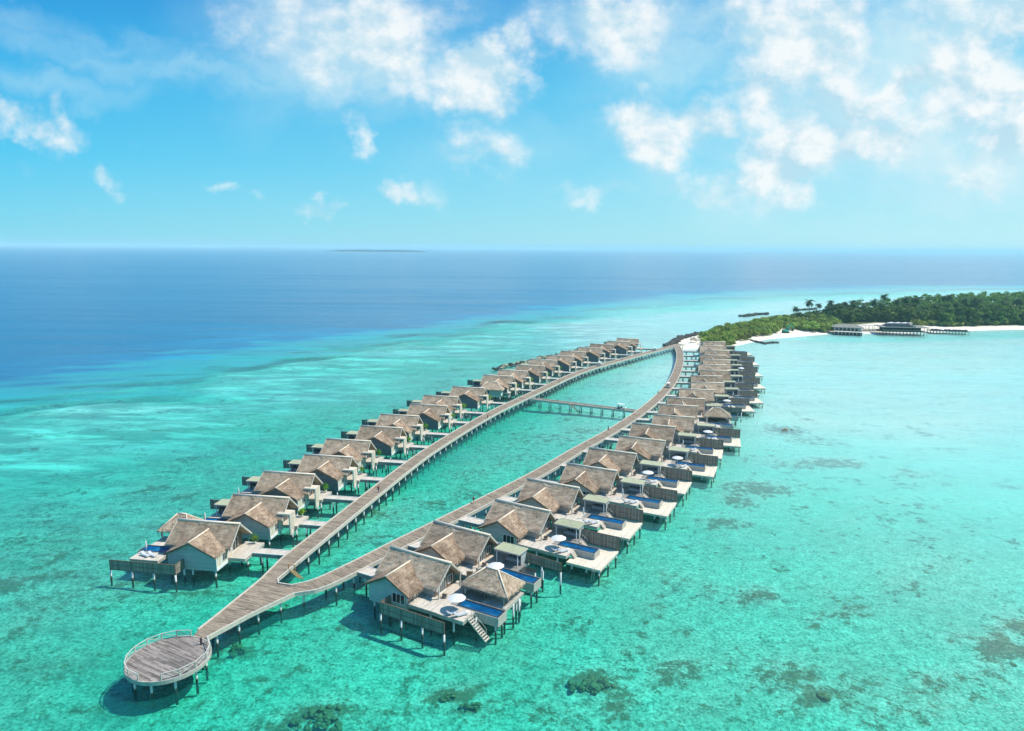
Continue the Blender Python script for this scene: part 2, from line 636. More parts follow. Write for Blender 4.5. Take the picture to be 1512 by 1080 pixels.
def gable_prism(m, x0, x1, y0, y1, zb, zw, zp, axis='x'):
    """walls of a gabled block, ridge along axis"""
    if axis == 'x':
        ym = (y0+y1)/2
        prof = [(y0, zb), (y1, zb), (y1, zw), (ym, zp), (y0, zw)]
        P = lambda t, q: (t, q[0], q[1])
        a, b = x0, x1
    else:
        xm = (x0+x1)/2
        prof = [(x0, zb), (x1, zb), (x1, zw), (xm, zp), (x0, zw)]
        P = lambda t, q: (q[0], t, q[1])
        a, b = y0, y1
    m.face([P(a, q) for q in prof], [(q[0], q[1]) for q in prof])
    m.face([P(b, q) for q in prof[::-1]], [(q[0], q[1]) for q in prof[::-1]])
    n = 5
    for i in (0, 1, 2, 3, 4):
        q, r = prof[i], prof[(i+1) % n]
        m.face([P(a, q), P(b, q), P(b, r), P(a, r)], [(a, q[1]), (b, q[1]), (b, r[1]), (a, r[1])])


def window(parent, name, axis, c, u0, u1, z0, z1, out, n=3, fw=0.09, mat='white'):
    """glazed unit: frame with mullions + pane sub-part. axis = 'x' (plane x=c, u is y) or 'y' (plane y=c, u is x); out = +1/-1"""
    m = MB()
    d0, d1 = (c, c+out*0.09)
    lo, hi = min(d0, d1), max(d0, d1)

    def bx(ua, ub, za, zb):
        if axis == 'x':
            m.box(lo, ua, za, hi, ub, zb)
        else:
            m.box(ua, lo, za, ub, hi, zb)
    bx(u0, u1, z1-fw, z1)
    bx(u0, u1, z0, z0+fw)
    for i in range(n+1):
        u = u0 + (u1-u0-fw)*i/n
        bx(u, u+fw, z0+fw, z1-fw)
    f = m.build(name, M[mat], parent)
    g = MB()
    lo, hi = min(c+out*0.01, c+out*0.04), max(c+out*0.01, c+out*0.04)
    if axis == 'x':
        g.box(lo, u0+fw/2, z0+fw/2, hi, u1-fw/2, z1-fw/2)
    else:
        g.box(u0+fw/2, lo, z0+fw/2, u1-fw/2, hi, z1-fw/2)
    g.build('pane', M['glass'], f)
    return f


def slab(parent, name, rects, zt, th, mat, fascia=0.0, fmat='fascia'):
    """deck of rectangles; optional deeper edge beam under it"""
    m = MB()
    for (x0, y0, x1, y1) in rects:
        m.box(x0, y0, zt-th, x1, y1, zt)
    o = m.build(name, M[mat], parent)
    if fascia:
        f = MB()
        for (x0, y0, x1, y1) in rects:
            f.box(x0+.03, y0+.03, zt-th-fascia, x1-.03, y0+.15, zt-th-.003)
            f.box(x0+.03, y1-.15, zt-th-fascia, x1-.03, y1-.03, zt-th-.003)
            f.box(x0+.03, y0+.15, zt-th-fascia, x0+.15, y1-.15, zt-th-.003)
            f.box(x1-.15, y0+.15, zt-th-fascia, x1-.03, y1-.15, zt-th-.003)
        f.build('edge_beam', M[fmat], o)
    return o


def stairs(parent, p0, p1, w, n, mat='kerb', rail=False, name='stair'):
    """open stair from top p0 to foot p1"""
    p0, p1 = Vector(p0), Vector(p1)
    d = p1-p0
    h = Vector((d.x, d.y, 0)).normalized()
    s = Vector((-h.y, h.x, 0))
    m = MB()
    for i in range(n):
        p = p0 + d*((i+0.5)/n)
        m.bar(p - s*w/2, p + s*w/2, 0.3, 0.06)
    for k in (-1, 1):
        m.bar(p0 + s*k*w/2 - Vector((0, 0, .05)), p1 + s*k*w/2 - Vector((0, 0, .05)), 0.06, 0.2)
    o = m.build(name, M[mat], parent)
    if rail:
        for k in (-1, 1):
            r = MB()
            a = p0 + s*k*w/2 + Vector((0, 0, 0.9))
            b = p0 + d*0.8 + s*k*w/2 + Vector((0, 0, 0.9))
            r.tube([a, b], 0.035, 6)
            for t in (0, 0.4, 0.8):
                q = p0 + d*t + s*k*w/2
                r.tube([q, q+Vector((0, 0, 0.9))], 0.03, 6)
            r.build('handrail', M['rail'], o, True)
    return o


# ------------------------------------------------------------------ VILLAS
def gable_roofs(root, wx, whw, wy, seed, fx0, fx1, wz=7.05, xr0=-12.6, xr1=0.0, rearflat=False):
    """main ridge along x (xr0..xr1) and a cross wing reaching to y = wy"""
    m = MB()
    hw, ze, zr = 3.75, 4.75, 8.15
    thatch_slab(m, (xr0, 0, zr), (xr1, 0, zr), (xr1+fx1, -hw, ze), (xr0+fx0, -hw, ze), seed=seed)
    thatch_slab(m, (xr1, 0, zr), (xr0, 0, zr), (xr0+fx0, hw, ze), (xr1+fx1, hw, ze), seed=seed+1)
    o = m.build('roof', M['thatch'], root, weld=False)
    r = MB()
    r.tube([(xr0-.1, 0, zr-.07), (xr0/2+xr1/2, 0, zr-.1), (xr1+.12, 0, zr-.07)], 0.24, 12)
    r.build('ridge_cap', M['ridge'], o, True)
    for x, f in ((xr1, fx1), (xr0, fx0)):
        sg = 1 if x == xr1 else -1
        for s in (-1, 1):
            t = MB()
            t.bar((x+sg*.06, s*.01, zr-.12), (x+f+sg*.06, s*(hw+.05), ze-.22), 0.08, 0.3)
            t.build('bargeboard', M['kerb'], o)
    # wing
    m = MB()
    ze2 = 4.7
    yi = -(zr-wz)/(zr-ze)*hw + 0.25
    yb = -hw + 0.2
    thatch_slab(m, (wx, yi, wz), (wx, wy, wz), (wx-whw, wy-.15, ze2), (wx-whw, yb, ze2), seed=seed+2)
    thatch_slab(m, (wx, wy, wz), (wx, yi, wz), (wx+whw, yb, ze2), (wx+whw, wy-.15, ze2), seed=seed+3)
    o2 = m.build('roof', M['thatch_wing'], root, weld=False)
    r = MB()
    r.tube([(wx, yi+.2, wz), (wx, wy-.08, wz+.02)], 0.14, 8)
    r.build('ridge_cap', M['ridge'], o2, True)
    for s in (-1, 1):
        t = MB()
        t.bar((wx+s*.01, wy-.06, wz-.12), (wx+s*(whw+.04), wy-.2, ze2-.2), 0.08, 0.24)
        t.build('bargeboard', M['timber'], o2)


def pool(root, x0, y0, x1, y1, zt, zb):
    m = MB()
    t = 0.3
    m.box(x0, y0, zb, x1, y0+t, zt)
    m.box(x0, y1-t, zb, x1, y1, zt)
    m.box(x0, y0+t, zb, x0+t, y1-t, zt)
    m.box(x1-t, y0+t, zb, x1, y1-t, zt)
    m.box(x0+t, y0+t, zb+.05, x1-t, y1-t, zt-0.5)
    p = m.build('pool', M['fascia'], root)
    c = MB()
    z1 = zt + 0.03
    c.box(x0+.12, y0+.12, zt+.002, x1-.12, y0+.42, z1)
    c.box(x0+.12, y1-.42, zt+.002, x1-.12, y1-.12, z1)
    c.box(x0+.12, y0+.42, zt+.002, x0+.42, y1-.42, z1)
    c.box(x1-.42, y0+.42, zt+.002, x1-.12, y1-.42, z1)
    c.build('coping', M['coping'], p)
    w = MB()
    w.box(x0+.42, y0+.42, zt-.45, x1-.42, y1-.42, zt-.04)
    w.build('pool_water', M['pool'], p)
    s = MB()
    s.box(x1-1.5, y0+.42, zt-.03, x1-1.1, y1-.42, zt-.02)
    return p


def make_villa(side, style):
    """side 'R': +x is the open sea and the origin lies under the seaward end of the ridge.
       side 'L': +x is the boardwalk and the origin lies under the boardwalk end of the ridge."""
    root = thing('water_villa', 'thatched villa', 'villa')
    seed = {'R': 10, 'L': 50}[side] + hash(style) % 3*0
    if side == 'R':
        FZ = 3.0
        gable_roofs(root, -7.7, 4.75, -7.5, seed, -0.5, -0.3)
        w = MB()
        gable_prism(w, -11.9, -1.3, -3.0, 3.0, FZ-.5, 4.95, 7.7)
        w.build('wall', M['board'], root)
        w = MB()
        gable_prism(w, -11.7, -3.9, -7.15, -3.01, 1.7, 4.72, 6.72, 'y')
        w.build('wall', M['board'], root)
        # timber gable front with doors to the sea deck
        g = MB()
        prof = [(-2.95, FZ), (2.95, FZ), (2.95, 5.05), (0, 7.72), (-2.95, 5.05)]
        for k in (0,):
            g.face([(-1.24, a, b) for a, b in prof], [(a, b) for a, b in prof])
            g.face([(-1.30+.002, a, b) for a, b in prof[::-1]])
        g.build('gable_cladding', M['timber'], root)
        window(root, 'door', 'x', -1.23, -2.2, 0.2, FZ, 5.35, 1, 4)
        window(root, 'window', 'x', -1.23, 0.8, 2.2, FZ+.6, 5.1, 1, 2)
        window(root, 'window', 'y', -7.16, -6.7, -4.1, 2.75, 4.5, -1, 3)
        window(root, 'window', 'x', -3.89, -6.9, -5.2, 2.75, 4.5, 1, 2)
        window(root, 'door', 'x', -3.89, -4.7, -3.7, FZ, 4.7, 1, 1)
        # posts of the gable overhang
        for y in (-3.2, 3.2):
            p = MB()
            p.box(-0.35, y-.1, FZ, -0.15, y+.1, 4.85)
            p.build('post', M['kerb'], root)
        # low curved planter wall under the wing eave
        slab(root, 'deck', [(-3.9, -6.9, 2.2, -3.0), (-1.2, -3.0, 2.2, 3.7), (2.2, -7.0, 7.0, -3.6)], FZ, 0.14, 'deck', 0.5)
        slab(root, 'deck', [(2.2, -3.6, 3.2, 3.7), (3.2, -0.9, 6.4, 3.7)], FZ, 0.14, 'darkdeck', 0.4)
        pool(root, 3.2, -3.6, 11.3, -0.9, FZ+.05, 1.5)
        piles = [(-11, -6.6), (-7.6, -6.8), (-4.3, -6.8), (-11, 2.4), (-6, 2.4), (-11, -2), (-3, 2.4), (0.5, -6.5), (5, -6.6), (2, 3.2), (6, 3.2), (10.6, -3.2), (10.6, -1.2)]
        if style == 'std':
            ld = slab(root, 'lower_deck', [(7.0, -7.0, 13.9, -3.603), (11.303, -3.603, 13.9, 2.35), (6.4, -0.897, 11.303, 2.35)], 1.85, 0.18, 'sun_deck', 0.3, 'kerb')
            stairs(root, (7.0, -4.4, 2.9), (7.9, -4.4, 2.0), 1.3, 4, 'kerb')
            stairs(root, (6.3, 1.2, 2.9), (7.7, 1.2, 1.95), 1.5, 5, 'kerb', True)
            lad = MB()
            for s in (-.25, .25):
                lad.bar((12.6+s, -7.05, 2.3), (12.6+s, -7.5, -0.5), 0.06)
            for i in range(6):
                z = 1.7-i*.35
                y = -7.05-(2.3-z)/2.8*.45
                lad.bar((12.35, y, z), (12.85, y, z), 0.08, 0.04)
            lad.build('ladder', M['rail'], root)
            piles += [(8, -6.6), (11, -6.6), (13.5, -6.6), (13.5, -2), (13.5, 2)]
        elif style in ('end', 'pav'):
            stairs(root, (7.0, -5.2, 2.85), (10.4, -5.2, -0.1), 1.2, 10, 'kerb', True)
            piles += [(7.5, -4.0)]
            slab(root, 'deck', [(6.4, -0.6, 10.9, 4.3)], FZ-.004, 0.3, 'fascia', 0.25, 'kerb')
            piles += [(10.4, 0), (10.4, 3.9)]
        elif style == 'two':
            g = MB()
            g.box(6.6, -0.6, FZ-.1, 9.2, 1.6, FZ)
            g.build('glass_floor', M['glass'], root)
            piles += [(9.6, 2.9), (8.8, 1.4)]
        for x, y in piles:
            pile(root, x, y, (1.5 if style == 'std' or (x > 10 and y < -1) else 2.3) if x > 6.7 else 2.5 if y > -6.5 or x > -3.5 else 1.75)
        # entrance steps and landing behind
        slab(root, 'entrance_deck', [(-15.2, -2.2, -11.95, 0.6)], 2.75, 0.16, 'deck', 0.35)
        pile(root, -14.6, -1.8, 2.3)
        pile(root, -14.6, 0.2, 2.3)
    else:
        FZ = 2.65
        gable_roofs(root, -5.8, 5.0, -7.3, seed, -0.5, 0.1)
        w = MB()
        gable_prism(w, -11.9, -1.5, -3.0, 3.0, FZ-.5, 4.95, 7.7)
        w.build('wall', M['slate' if style == 'std' else 'board'], root)
        w = MB()
        gable_prism(w, -10.4, -0.95, -6.95, -3.01, 1.7, 4.55, 6.72, 'y')
        w.build('wall', M['slate' if style == 'std' else 'board'], root)
        # cream panelled flank facing the boardwalk
        f = MB()
        f.box(-0.947, -6.93, 1.72, -0.86, -1.6, 4.45)
        f.build('flank_cladding', M['cream'], root)
        p = MB()
        for y in (-6.93, -5.1, -3.3, -1.75):
            p.box(-0.858, y, 1.72, -0.8, y+.14, 4.45)
        p.box(-0.857, -6.93, 1.72, -0.78, -1.6, 2.25)
        p.build('batten', M['white'], root)
        window(root, 'window', 'x', -0.858, -4.9, -3.5, 2.75, 4.2, 1, 3, 0.07, 'rail')
        g = MB()
        prof = [(-1.6, FZ), (2.95, FZ), (2.95, 5.05), (0, 7.72), (-2.95, 5.05), (-1.6, 4.6)]
        g.face([(-1.44, a, b) for a, b in prof], [(a, b) for a, b in prof])
        g.face([(-1.495, a, b) for a, b in prof[::-1]])
        g.build('gable_cladding', M['timber'], root)
        window(root, 'door', 'x', -1.43, -0.6, 1.3, FZ, 4.9, 1, 2, 0.1, 'rail')
        slab(root, 'entrance_deck', [(-1.42, -1.5, 2.3, 3.9)] if style != 'end' else [(-0.75, -3.2, 2.6, -1.5), (-1.42, -1.5, 2.6, 4.0)], FZ, 0.14, 'deck', 0.5)
        piles = [(-10, -6.6), (-5.8, -6.6), (-1.3, -6.6), (-11, 2.4), (-6, 2.4), (-1.5, 2.4), (1.9, -1.2), (1.9, 3.4), (-1.3, -2)]
        if style != 'end':
            # portal screen in front of the entrance
            q = MB()
            q.box(1.35, -3.2, 1.3, 1.65, -0.9, 5.85)
            q.box(-1.2, -3.2, 5.5, 1.348, -0.9, 5.85)
            q.box(-1.2, -1.1, 2.66, -1.02, -0.9, 5.498)
            q.build('portal', M['cream'], root)
            piles += [(1.55, -2.3)]
        # sea side deck and pool
        slab(root, 'deck', [(-18.6, -6.6, -12.8, -3.5), (-13.2, -3.5, -11.95, 3.6), (-18.6, -0.6, -13.2, 3.6)], FZ, 0.14, 'deck', 0.5)
        pool(root, -19.2, -3.5, -13.2, -0.6, FZ+.05, 1.4)
        piles += [(-18.2, -6.3), (-14, -6.3), (-18.2, 3.2), (-14, 3.2), (-18.8, -2)]
        window(root, 'door', 'x', -11.91, -2.2, 2.2, FZ, 5.0, -1, 5)
        for x, y in piles:
            pile(root, x, y, 2.2 if y > -6.5 or x < -11 else 1.75)
    return root


def sm(vals, i):
    return vals[i]


RP = [(665.5, 831), (723, 790), (812, 754.6), (855, 720.2), (911, 695.3), (939.7, 670), (982.4, 650.9), (997, 630.2), (1026, 616.5), (1031, 600), (1040.5, 589), (1053.8, 575.6), (1069, 565.5), (1066, 555.5), (1077.5, 547.4), (1072.6, 539), (1078, 531.9), (1072.6, 525), (1077, 517.8), (1068, 511), (1070.8, 505)]
RA = [-29, -30.5, -29.5, -27.5, -26, -24.5, -22.5, -19, -16.5, -13, -9.5, -6.5, -5, -4, -3.5, -3.5, -4, -4, -4, -3, -2]
LP = [(353.7, 773), (427, 735), (464.4, 700.4), (519.8, 675), (547, 651.4), (593.6, 631.9), (618.6, 614.5), (660, 599.3), (676.6, 586.2), (716, 573.3), (757.9, 556), (779, 548.3), (804, 540.7), (822, 532.4), (847, 526.4), (864.5, 520), (889.5, 514.5), (905.5, 509), (930, 505.2), (943, 500.8)]
LA = [-8.5, -9, -9.5, -9.5, -10, -10, -11, -12, -12, -13, -13, -13.5, -14, -14, -14, -14.5, -15, -15, -16, -16]
ORD = ['first', 'second', 'third', 'fourth', 'fifth', 'sixth', 'seventh', 'eighth', 'ninth', 'tenth', 'eleventh', 'twelfth', 'thirteenth', 'fourteenth', 'fifteenth', 'sixteenth', 'seventeenth', 'eighteenth', 'nineteenth', 'twentieth', 'twenty-first']
RW = [at(*p, 8.15) for p in RP]
LW = [at(*p, 8.15) for p in LP]
RF = [frame(p, R(a)) for p, a in zip(RW, RA)]
LF = [frame(p, R(a)) for p, a in zip(LW, LA)]
RSTYLE = ['end', 'two'] + ['std']*7 + ['pav', 'two'] + ['std']*10

protoR = {s: make_villa('R', s) for s in ('end', 'two', 'std', 'pav')}
protoL = {s: make_villa('L', s) for s in ('end', 'mid', 'std')}
RNAME, LNAME = [], []
for i in range(21):
    nm = '%s lagoon-side villa' % ORD[i]
    RNAME.append(nm)
    lab = 'thatched villa, %s from the round platform in the lagoon-side row' % ORD[i]
    if i == 0:
        lab = 'thatched corner villa nearest the camera, stair to the water beside its pool, lagoon-side row'
    if i == 20:
        lab = 'thatched villa at the island end of the lagoon-side row, beside the shrubs'
    place(protoR[RSTYLE[i]], USED, (RW[i].x, RW[i].y, 0), R(RA[i]), lab, 'thatched villas of the lagoon-side row')
for i in range(20):
    nm = '%s ocean-side villa' % ORD[i]
    LNAME.append(nm)
    lab = 'thatched villa, %s from the round platform in the ocean-side row' % ORD[i]
    if i == 0:
        lab = 'thatched villa nearest the round platform in the ocean-side row, pale blue gable wall, no portal'
    if i == 19:
        lab = 'thatched villa at the island end of the ocean-side row'
    place(protoL['end' if i == 0 else 'mid' if i == 1 else 'std'], USED, (LW[i].x, LW[i].y, 0), R(LA[i]), lab, 'thatched villas of the ocean-side row')


# ------------------------------------------------------------------ fences
def make_fence(segs, z0, z1, postz, piles=False, npost=4):
    root = thing('privacy_fence', 'fence', 'fence')
    m = MB()
    posts = []
    r = MB()
    for (a, b) in segs:
        a, b = Vector((*a, 0)), Vector((*b, 0))
        d = (b-a).normalized()
        n = Vector((-d.y, d.x, 0))*0.03
        L = (b-a).length
        for (lo, hi, o) in ((z0, z1, 1),):
            P = [a-n, b-n, b+n, a+n]
            m.face([(P[0].x, P[0].y, lo), (P[1].x, P[1].y, lo), (P[1].x, P[1].y, hi), (P[0].x, P[0].y, hi)], [(0, lo), (L, lo), (L, hi), (0, hi)])
            m.face([(P[2].x, P[2].y, lo), (P[3].x, P[3].y, lo), (P[3].x, P[3].y, hi), (P[2].x, P[2].y, hi)], [(0, lo), (L, lo), (L, hi), (0, hi)])
            m.face([(P[1].x, P[1].y, lo), (P[2].x, P[2].y, lo), (P[2].x, P[2].y, hi), (P[1].x, P[1].y, hi)])
            m.face([(P[3].x, P[3].y, lo), (P[0].x, P[0].y, lo), (P[0].x, P[0].y, hi), (P[3].x, P[3].y, hi)])
            m.face([(q.x, q.y, hi) for q in P])
        up = Vector((0, 0, 1))
        e = d*0.12
        for z in (z0+.06, (z0+z1)/2, z1+.03):
            r.bar(a+up*z, b+up*z, 0.13, 0.1)
        k = max(1, round(L/(4.1 if piles else 2.6)))
        for i in range(k+1):
            posts.append((a.lerp(b, i/k), d))
    m.build('panel', M['fence'], root)
    r.build('rail', M['timber'], root)
    seen = []
    pm = MB()
    pm.box(-.07, -.07, 0, .07, .07, z1+.06-postz)
    pme = pm.mesh('post', M['timber'])
    for p, d in posts:
        if any((p-q).length < 0.3 for q in seen):
            continue
        seen.append(p)
        o = link('post', pme, root, (p.x, p.y, postz))
        o.rotation_euler = (0, 0, math.atan2(d.y, d.x))
        if piles:
            pile(root, p.x, p.y, z0-.005, PILE)
    return root


fR = make_fence([((5.9, 2.55), (13.8, 2.55))], 1.95, 4.6, 1.86)
fR2 = make_fence([((5.2, 3.4), (13.2, 2.9))], 3.0, 4.7, 3.0, True)
fL = make_fence([((-20.7, 3.9), (-12.9, 3.9))], 2.7, 4.8, 2.66, False)
G1 = 'fences beside the lagoon-side villas'
G2 = 'fences beside the ocean-side villas'
for i in range(20):
    pr = fR2 if RSTYLE[i] in ('two',) else fR
    if i == 0:
        continue
    if RSTYLE[i] == 'pav':
        continue
    place(pr, USED, (RW[i].x, RW[i].y, 0), R(RA[i]), 'slatted bamboo fence on the sea deck of the %s' % RNAME[i], G1)
for i in range(1, 20):
    place(fL, USED, (LW[i].x, LW[i].y, 0), R(LA[i]), 'dark slatted fence at the sea end of the %s' % LNAME[i], G2)
f1 = make_fence([((-7.1, -9.7), (5.3, -9.7)), ((-7.1, -9.55), (-7.1, -7.25))], 1.75, 3.7, 1.75, True)
place(f1, USED, (RW[0].x, RW[0].y, 0), R(RA[0]), 'long bamboo fence on white piles in front of the nearest corner villa', G1)
f2 = make_fence([((-20.1, -9.6), (-7.2, -9.6)), ((-7.2, -9.45), (-7.2, -7.1))], 1.8, 3.7, 1.8, True)
place(f2, USED, (LW[0].x, LW[0].y, 0), R(LA[0]), 'bamboo fence on white piles beside the villa nearest the round platform', G2)


# ------------------------------------------------------------------ day-bed shelters with flat olive roofs
def make_shelter(z=3.0):
    root = thing('daybed_shelter', 'shelter', 'shelter')
    m = MB()
    m.box(0.9, 0.2, z+2.5, 6.1, 3.5, z+2.62)
    m.build('roof', M['olive'], root)
    e = MB()
    e.box(0.85, 0.15, z+2.4, 6.15, 0.2, z+2.66)
    e.box(0.85, 3.5, z+2.4, 6.15, 3.55, z+2.66)
    e.box(0.85, .203, z+2.4, 0.9, 3.497, z+2.66)
    e.box(6.1, .203, z+2.4, 6.15, 3.497, z+2.66)
    e.build('roof_edge', M['kerb'], root)
    w = MB()
    w.box(-1.1, 3.3, z, 5.9, 3.42, z+2.35)
    w.box(5.78, 1.4, z, 5.9, 3.298, z+2.35)
    w.build('back_wall', M['board'], root)
    for x in (1.3, 5.7):
        p = MB()
        p.box(x-.07, 0.35, z, x+.07, .49, z+2.38)
        p.build('post', M['white'], root)
    d = MB()
    d.box(2.3, 1.9, z+.05, 5.6, 3.2, z+.42)
    b = d.build('daybed', M['board'], root)
    d = MB()
    d.box(2.35, 1.95, z+.423, 5.55, 3.15, z+.6)
    d.build('mattress', M['cushion'], b)
    d = MB()
    for x in (2.6, 3.4, 4.2, 5.0):
        d.bar((x, 3.0, z+.62), (x+.45, 3.0, z+.62), 0.2, 0.4)
    d.build('pillow', M['navy'], b)
    return root


shR = make_shelter(3.0)
shL = make_shelter(2.65)
for i in range(1, 21):
    if RSTYLE[i] == 'pav':
        continue
    place(shR, USED, (RW[i].x, RW[i].y, 0), R(RA[i]), 'olive flat-roofed daybed shelter on the deck of the %s' % RNAME[i], 'flat-roofed shelters of the lagoon-side row')
for i in range(1, 20):
    p = LF[i](-12.4, 0.2)
    o = place(shL, USED, (p.x, p.y, 0), R(LA[i]), 'flat-roofed shelter behind the sea end of the %s' % LNAME[i], 'flat-roofed shelters of the ocean-side row')
    o.scale = (-.85, 1, 1)


# ------------------------------------------------------------------ thatched pavilions
def make_pavilion(z=3.0):
    root = thing('thatched_pavilion', 'pavilion', 'pavilion')
    hip_roof(root, 1.6, -0.1, 11.0, 6.0, 4.85, 7.25, 5.0, 7.4, 3.1, 90)
    for x in (2.3, 6.3, 10.2):
        for y in (0.5, 5.3):
            p = MB()
            p.box(x-.09, y-.09, z, x+.09, y+.09, 4.95)
            p.build('post', M['timber'], root)
    c = MB()
    for (x, y) in ((2.5, 0.55), (10.0, 0.55)):
        c.tube([(x, y, 3.05), (x, y, 4.0), (x, y, 4.9)], [0.18, 0.1, 0.22], 8)
    c.build('curtain', M['cloth'], root, True)
    b = MB()
    b.box(3.2, 4.2, z+.02, 9.4, 5.2, z+.45)
    b.box(3.2, 5.2, z+.02, 9.4, 5.4, z+.95)
    s = b.build('bench', M['dark'], root)
    b = MB()
    b.box(3.3, 4.25, z+.453, 9.3, 5.15, z+.58)
    b.build('seat_cushion', M['cushion'], s)
    t = MB()
    t.box(5.4, 2.2, z+.42, 7.0, 3.2, z+.48)
    for x, y in ((5.5, 2.3), (6.9, 2.3), (5.5, 3.1), (6.9, 3.1)):
        t.box(x-.04, y-.04, z, x+.04, y+.04, z+.419)
    t.build('table', M['timber'], root)
    f = MB()
    f.box(1.9, 4.31, z-.3, 10.9, 5.7, z)
    f.build('floor', M['fascia'], root)
    for x, y in ((2.6, 5.4), (10.3, 5.4), (10.95, 1.9), (10.95, 3.9)):
        pile(root, x, y, z-.3)
    return root


pv = make_pavilion()
place(pv, USED, (RW[0].x, RW[0].y, 0), R(RA[0]), 'thatched hip-roofed pavilion beside the pool of the nearest corner villa', 'open thatched pavilions')
place(pv, USED, (RW[9].x, RW[9].y, 0), R(RA[9]), 'thatched hip-roofed pavilion halfway along the lagoon-side row, behind a fence', 'open thatched pavilions')
p = LF[0](-10.6, 1.5)
o = place(pv, USED, (p.x, p.y, 0), R(LA[0]), 'thatched pavilion behind the seaward end of the villa nearest the round platform', 'open thatched pavilions')
o.scale = (-.72, 1, 1)


def make_hut():
    root = thing('service_pavilion', 'hip-roofed thatched hut with pale walls between two villas and the ocean-side boardwalk', 'hut')
    hip_roof(root, -5.2, -4.0, 5.2, 4.0, 4.6, 7.0, -1.8, 1.8, 0, 130)
    w = MB()
    w.box(-4.3, -3.2, 1.9, 4.3, 3.2, 4.75)
    w.build('wall', M['board'], root)
    w = MB()
    w.box(4.302, -3.0, 1.95, 4.36, 0.2, 4.55)
    w.build('white_panel', M['white'], root)
    window(root, 'window', 'y', -3.205, -2.4, -0.2, 2.7, 4.1, -1, 3)
    slab(root, 'entrance_deck', [(4.36, 0.4, 7.0, 3.2)], 2.65, 0.15, 'deck', 0.4)
    for x, y in ((-3.9, -2.9), (0, -2.9), (3.9, -2.9), (-3.9, 2.9), (3.9, 2.9), (6.6, 2.8), (6.6, 0.8)):
        pile(root, x, y, 2.0)
    return root


hut = make_hut()
hp = at(727, 569, 5.6)
hut.location = (hp.x, hp.y, 0)
hut.rotation_euler = (0, 0, R(-13))


# ------------------------------------------------------------------ boardwalks
DZ = 2.65


def resample(pts, step):
    pts = [Vector((p[0], p[1])) for p in pts]
    # catmull-rom
    P = [pts[0]*2-pts[1]] + pts + [pts[-1]*2-pts[-2]]
    dense = []
    for i in range(1, len(P)-2):
        a, b, c, d = P[i-1:i+3]
        for k in range(24):
            t = k/24
            dense.append(0.5*((2*b)+(-a+c)*t+(2*a-5*b+4*c-d)*t*t+(-a+3*b-3*c+d)*t**3))
    dense.append(pts[-1])
    for _ in range(30):
        dense = [dense[0]] + [(dense[i-1]+dense[i]*2+dense[i+1])/4 for i in range(1, len(dense)-1)] + [dense[-1]]
    out = [dense[0]]
    acc = 0
    for i in range(1, len(dense)):
        seg = (dense[i]-dense[i-1]).length
        while acc + seg >= step:
            t = (step-acc)/seg
            q = dense[i-1].lerp(dense[i], t)
            out.append(q)
            dense[i-1] = q
            seg = (dense[i]-q).length
            acc = 0
        acc += seg
    out.append(dense[-1])
    return out


def normals(c):
    ns = []
    for i in range(len(c)):
        d = (c[min(i+1, len(c)-1)] - c[max(i-1, 0)]).normalized()
        ns.append(Vector((d.y, -d.x)))      # right hand side
    return ns


def walkway(root, c, w, kerbs=(1, 1), z=DZ, mat='walk', pile_step=4, piles=True, u0=0.0, skip=None, fh=0.45):
    ns = normals(c)
    m = MB()
    s = [u0]
    for i in range(1, len(c)):
        s.append(s[-1]+(c[i]-c[i-1]).length)
    L = [p-n*w/2 for p, n in zip(c, ns)]
    Rr = [p+n*w/2 for p, n in zip(c, ns)]
    for i in range(len(c)-1):
        m.face([(*L[i], z), (*Rr[i], z), (*Rr[i+1], z), (*L[i+1], z)], [(s[i], -w/2), (s[i], w/2), (s[i+1], w/2), (s[i+1], -w/2)])
        m.face([(*L[i+1], z-.18), (*Rr[i+1], z-.18), (*Rr[i], z-.18), (*L[i], z-.18)])
    m.build('deck', M[mat], root)
    for side, on in ((-1, kerbs[0]), (1, kerbs[1])):
        if not on:
            continue
        e = [p+n*side*w/2 for p, n in zip(c, ns)]
        k, f = MB(), MB()
        for i in range(len(c)-1):
            if skip and skip(side, (e[i]+e[i+1])/2):
                continue
            na, nb = ns[i]*side, ns[i+1]*side
            # kerb
            for (mm, i0, i1, z0, z1) in ((k, -0.13, 0.1, z+.003, z+.2), (f, 0.0, 0.09, z-fh, z+.001)):
                a0, a1 = e[i]+na*i0, e[i]+na*i1
                b0, b1 = e[i+1]+nb*i0, e[i+1]+nb*i1
                q = [(a0, b0, z1), (a1, b1, z1)]
                mm.face([(*a0, z1), (*a1, z1), (*b1, z1), (*b0, z1)])
                mm.face([(*a1, z0), (*b1, z0), (*b1, z1), (*a1, z1)])
                mm.face([(*b0, z0), (*a0, z0), (*a0, z1), (*b0, z1)])
        k.build('kerb', M['kerb'], root)
        f.build('side_beam', M['kerb'], root)
    if piles:
        pos = []
        j = MB()
        for i in range(1, len(c)-1):
            if i % pile_step == 0:
                for sd in (-1, 1):
                    pos.append(c[i]+ns[i]*sd*(w/2-.45))
                a, b = c[i]-ns[i]*(w/2-.1), c[i]+ns[i]*(w/2-.1)
                j.bar((*a, z-.4), (*b, z-.4), 0.3, 0.4)
        j.build('cross_beam', M['fascia'], root)
        pos.sort(key=lambda p: p.length)
        for p in pos[:100]:
            pile(root, p.x, p.y, z-.3)
        if len(pos) > 100:
            r = MB()
            for p in pos[100:]:
                r.tube([(p.x, p.y, -3), (p.x, p.y, z-.3)], 0.17, 8)
            o = r.build('pile_rows', M['pile'], root, True)
            o['kind'] = 'stuff'
    return L, Rr


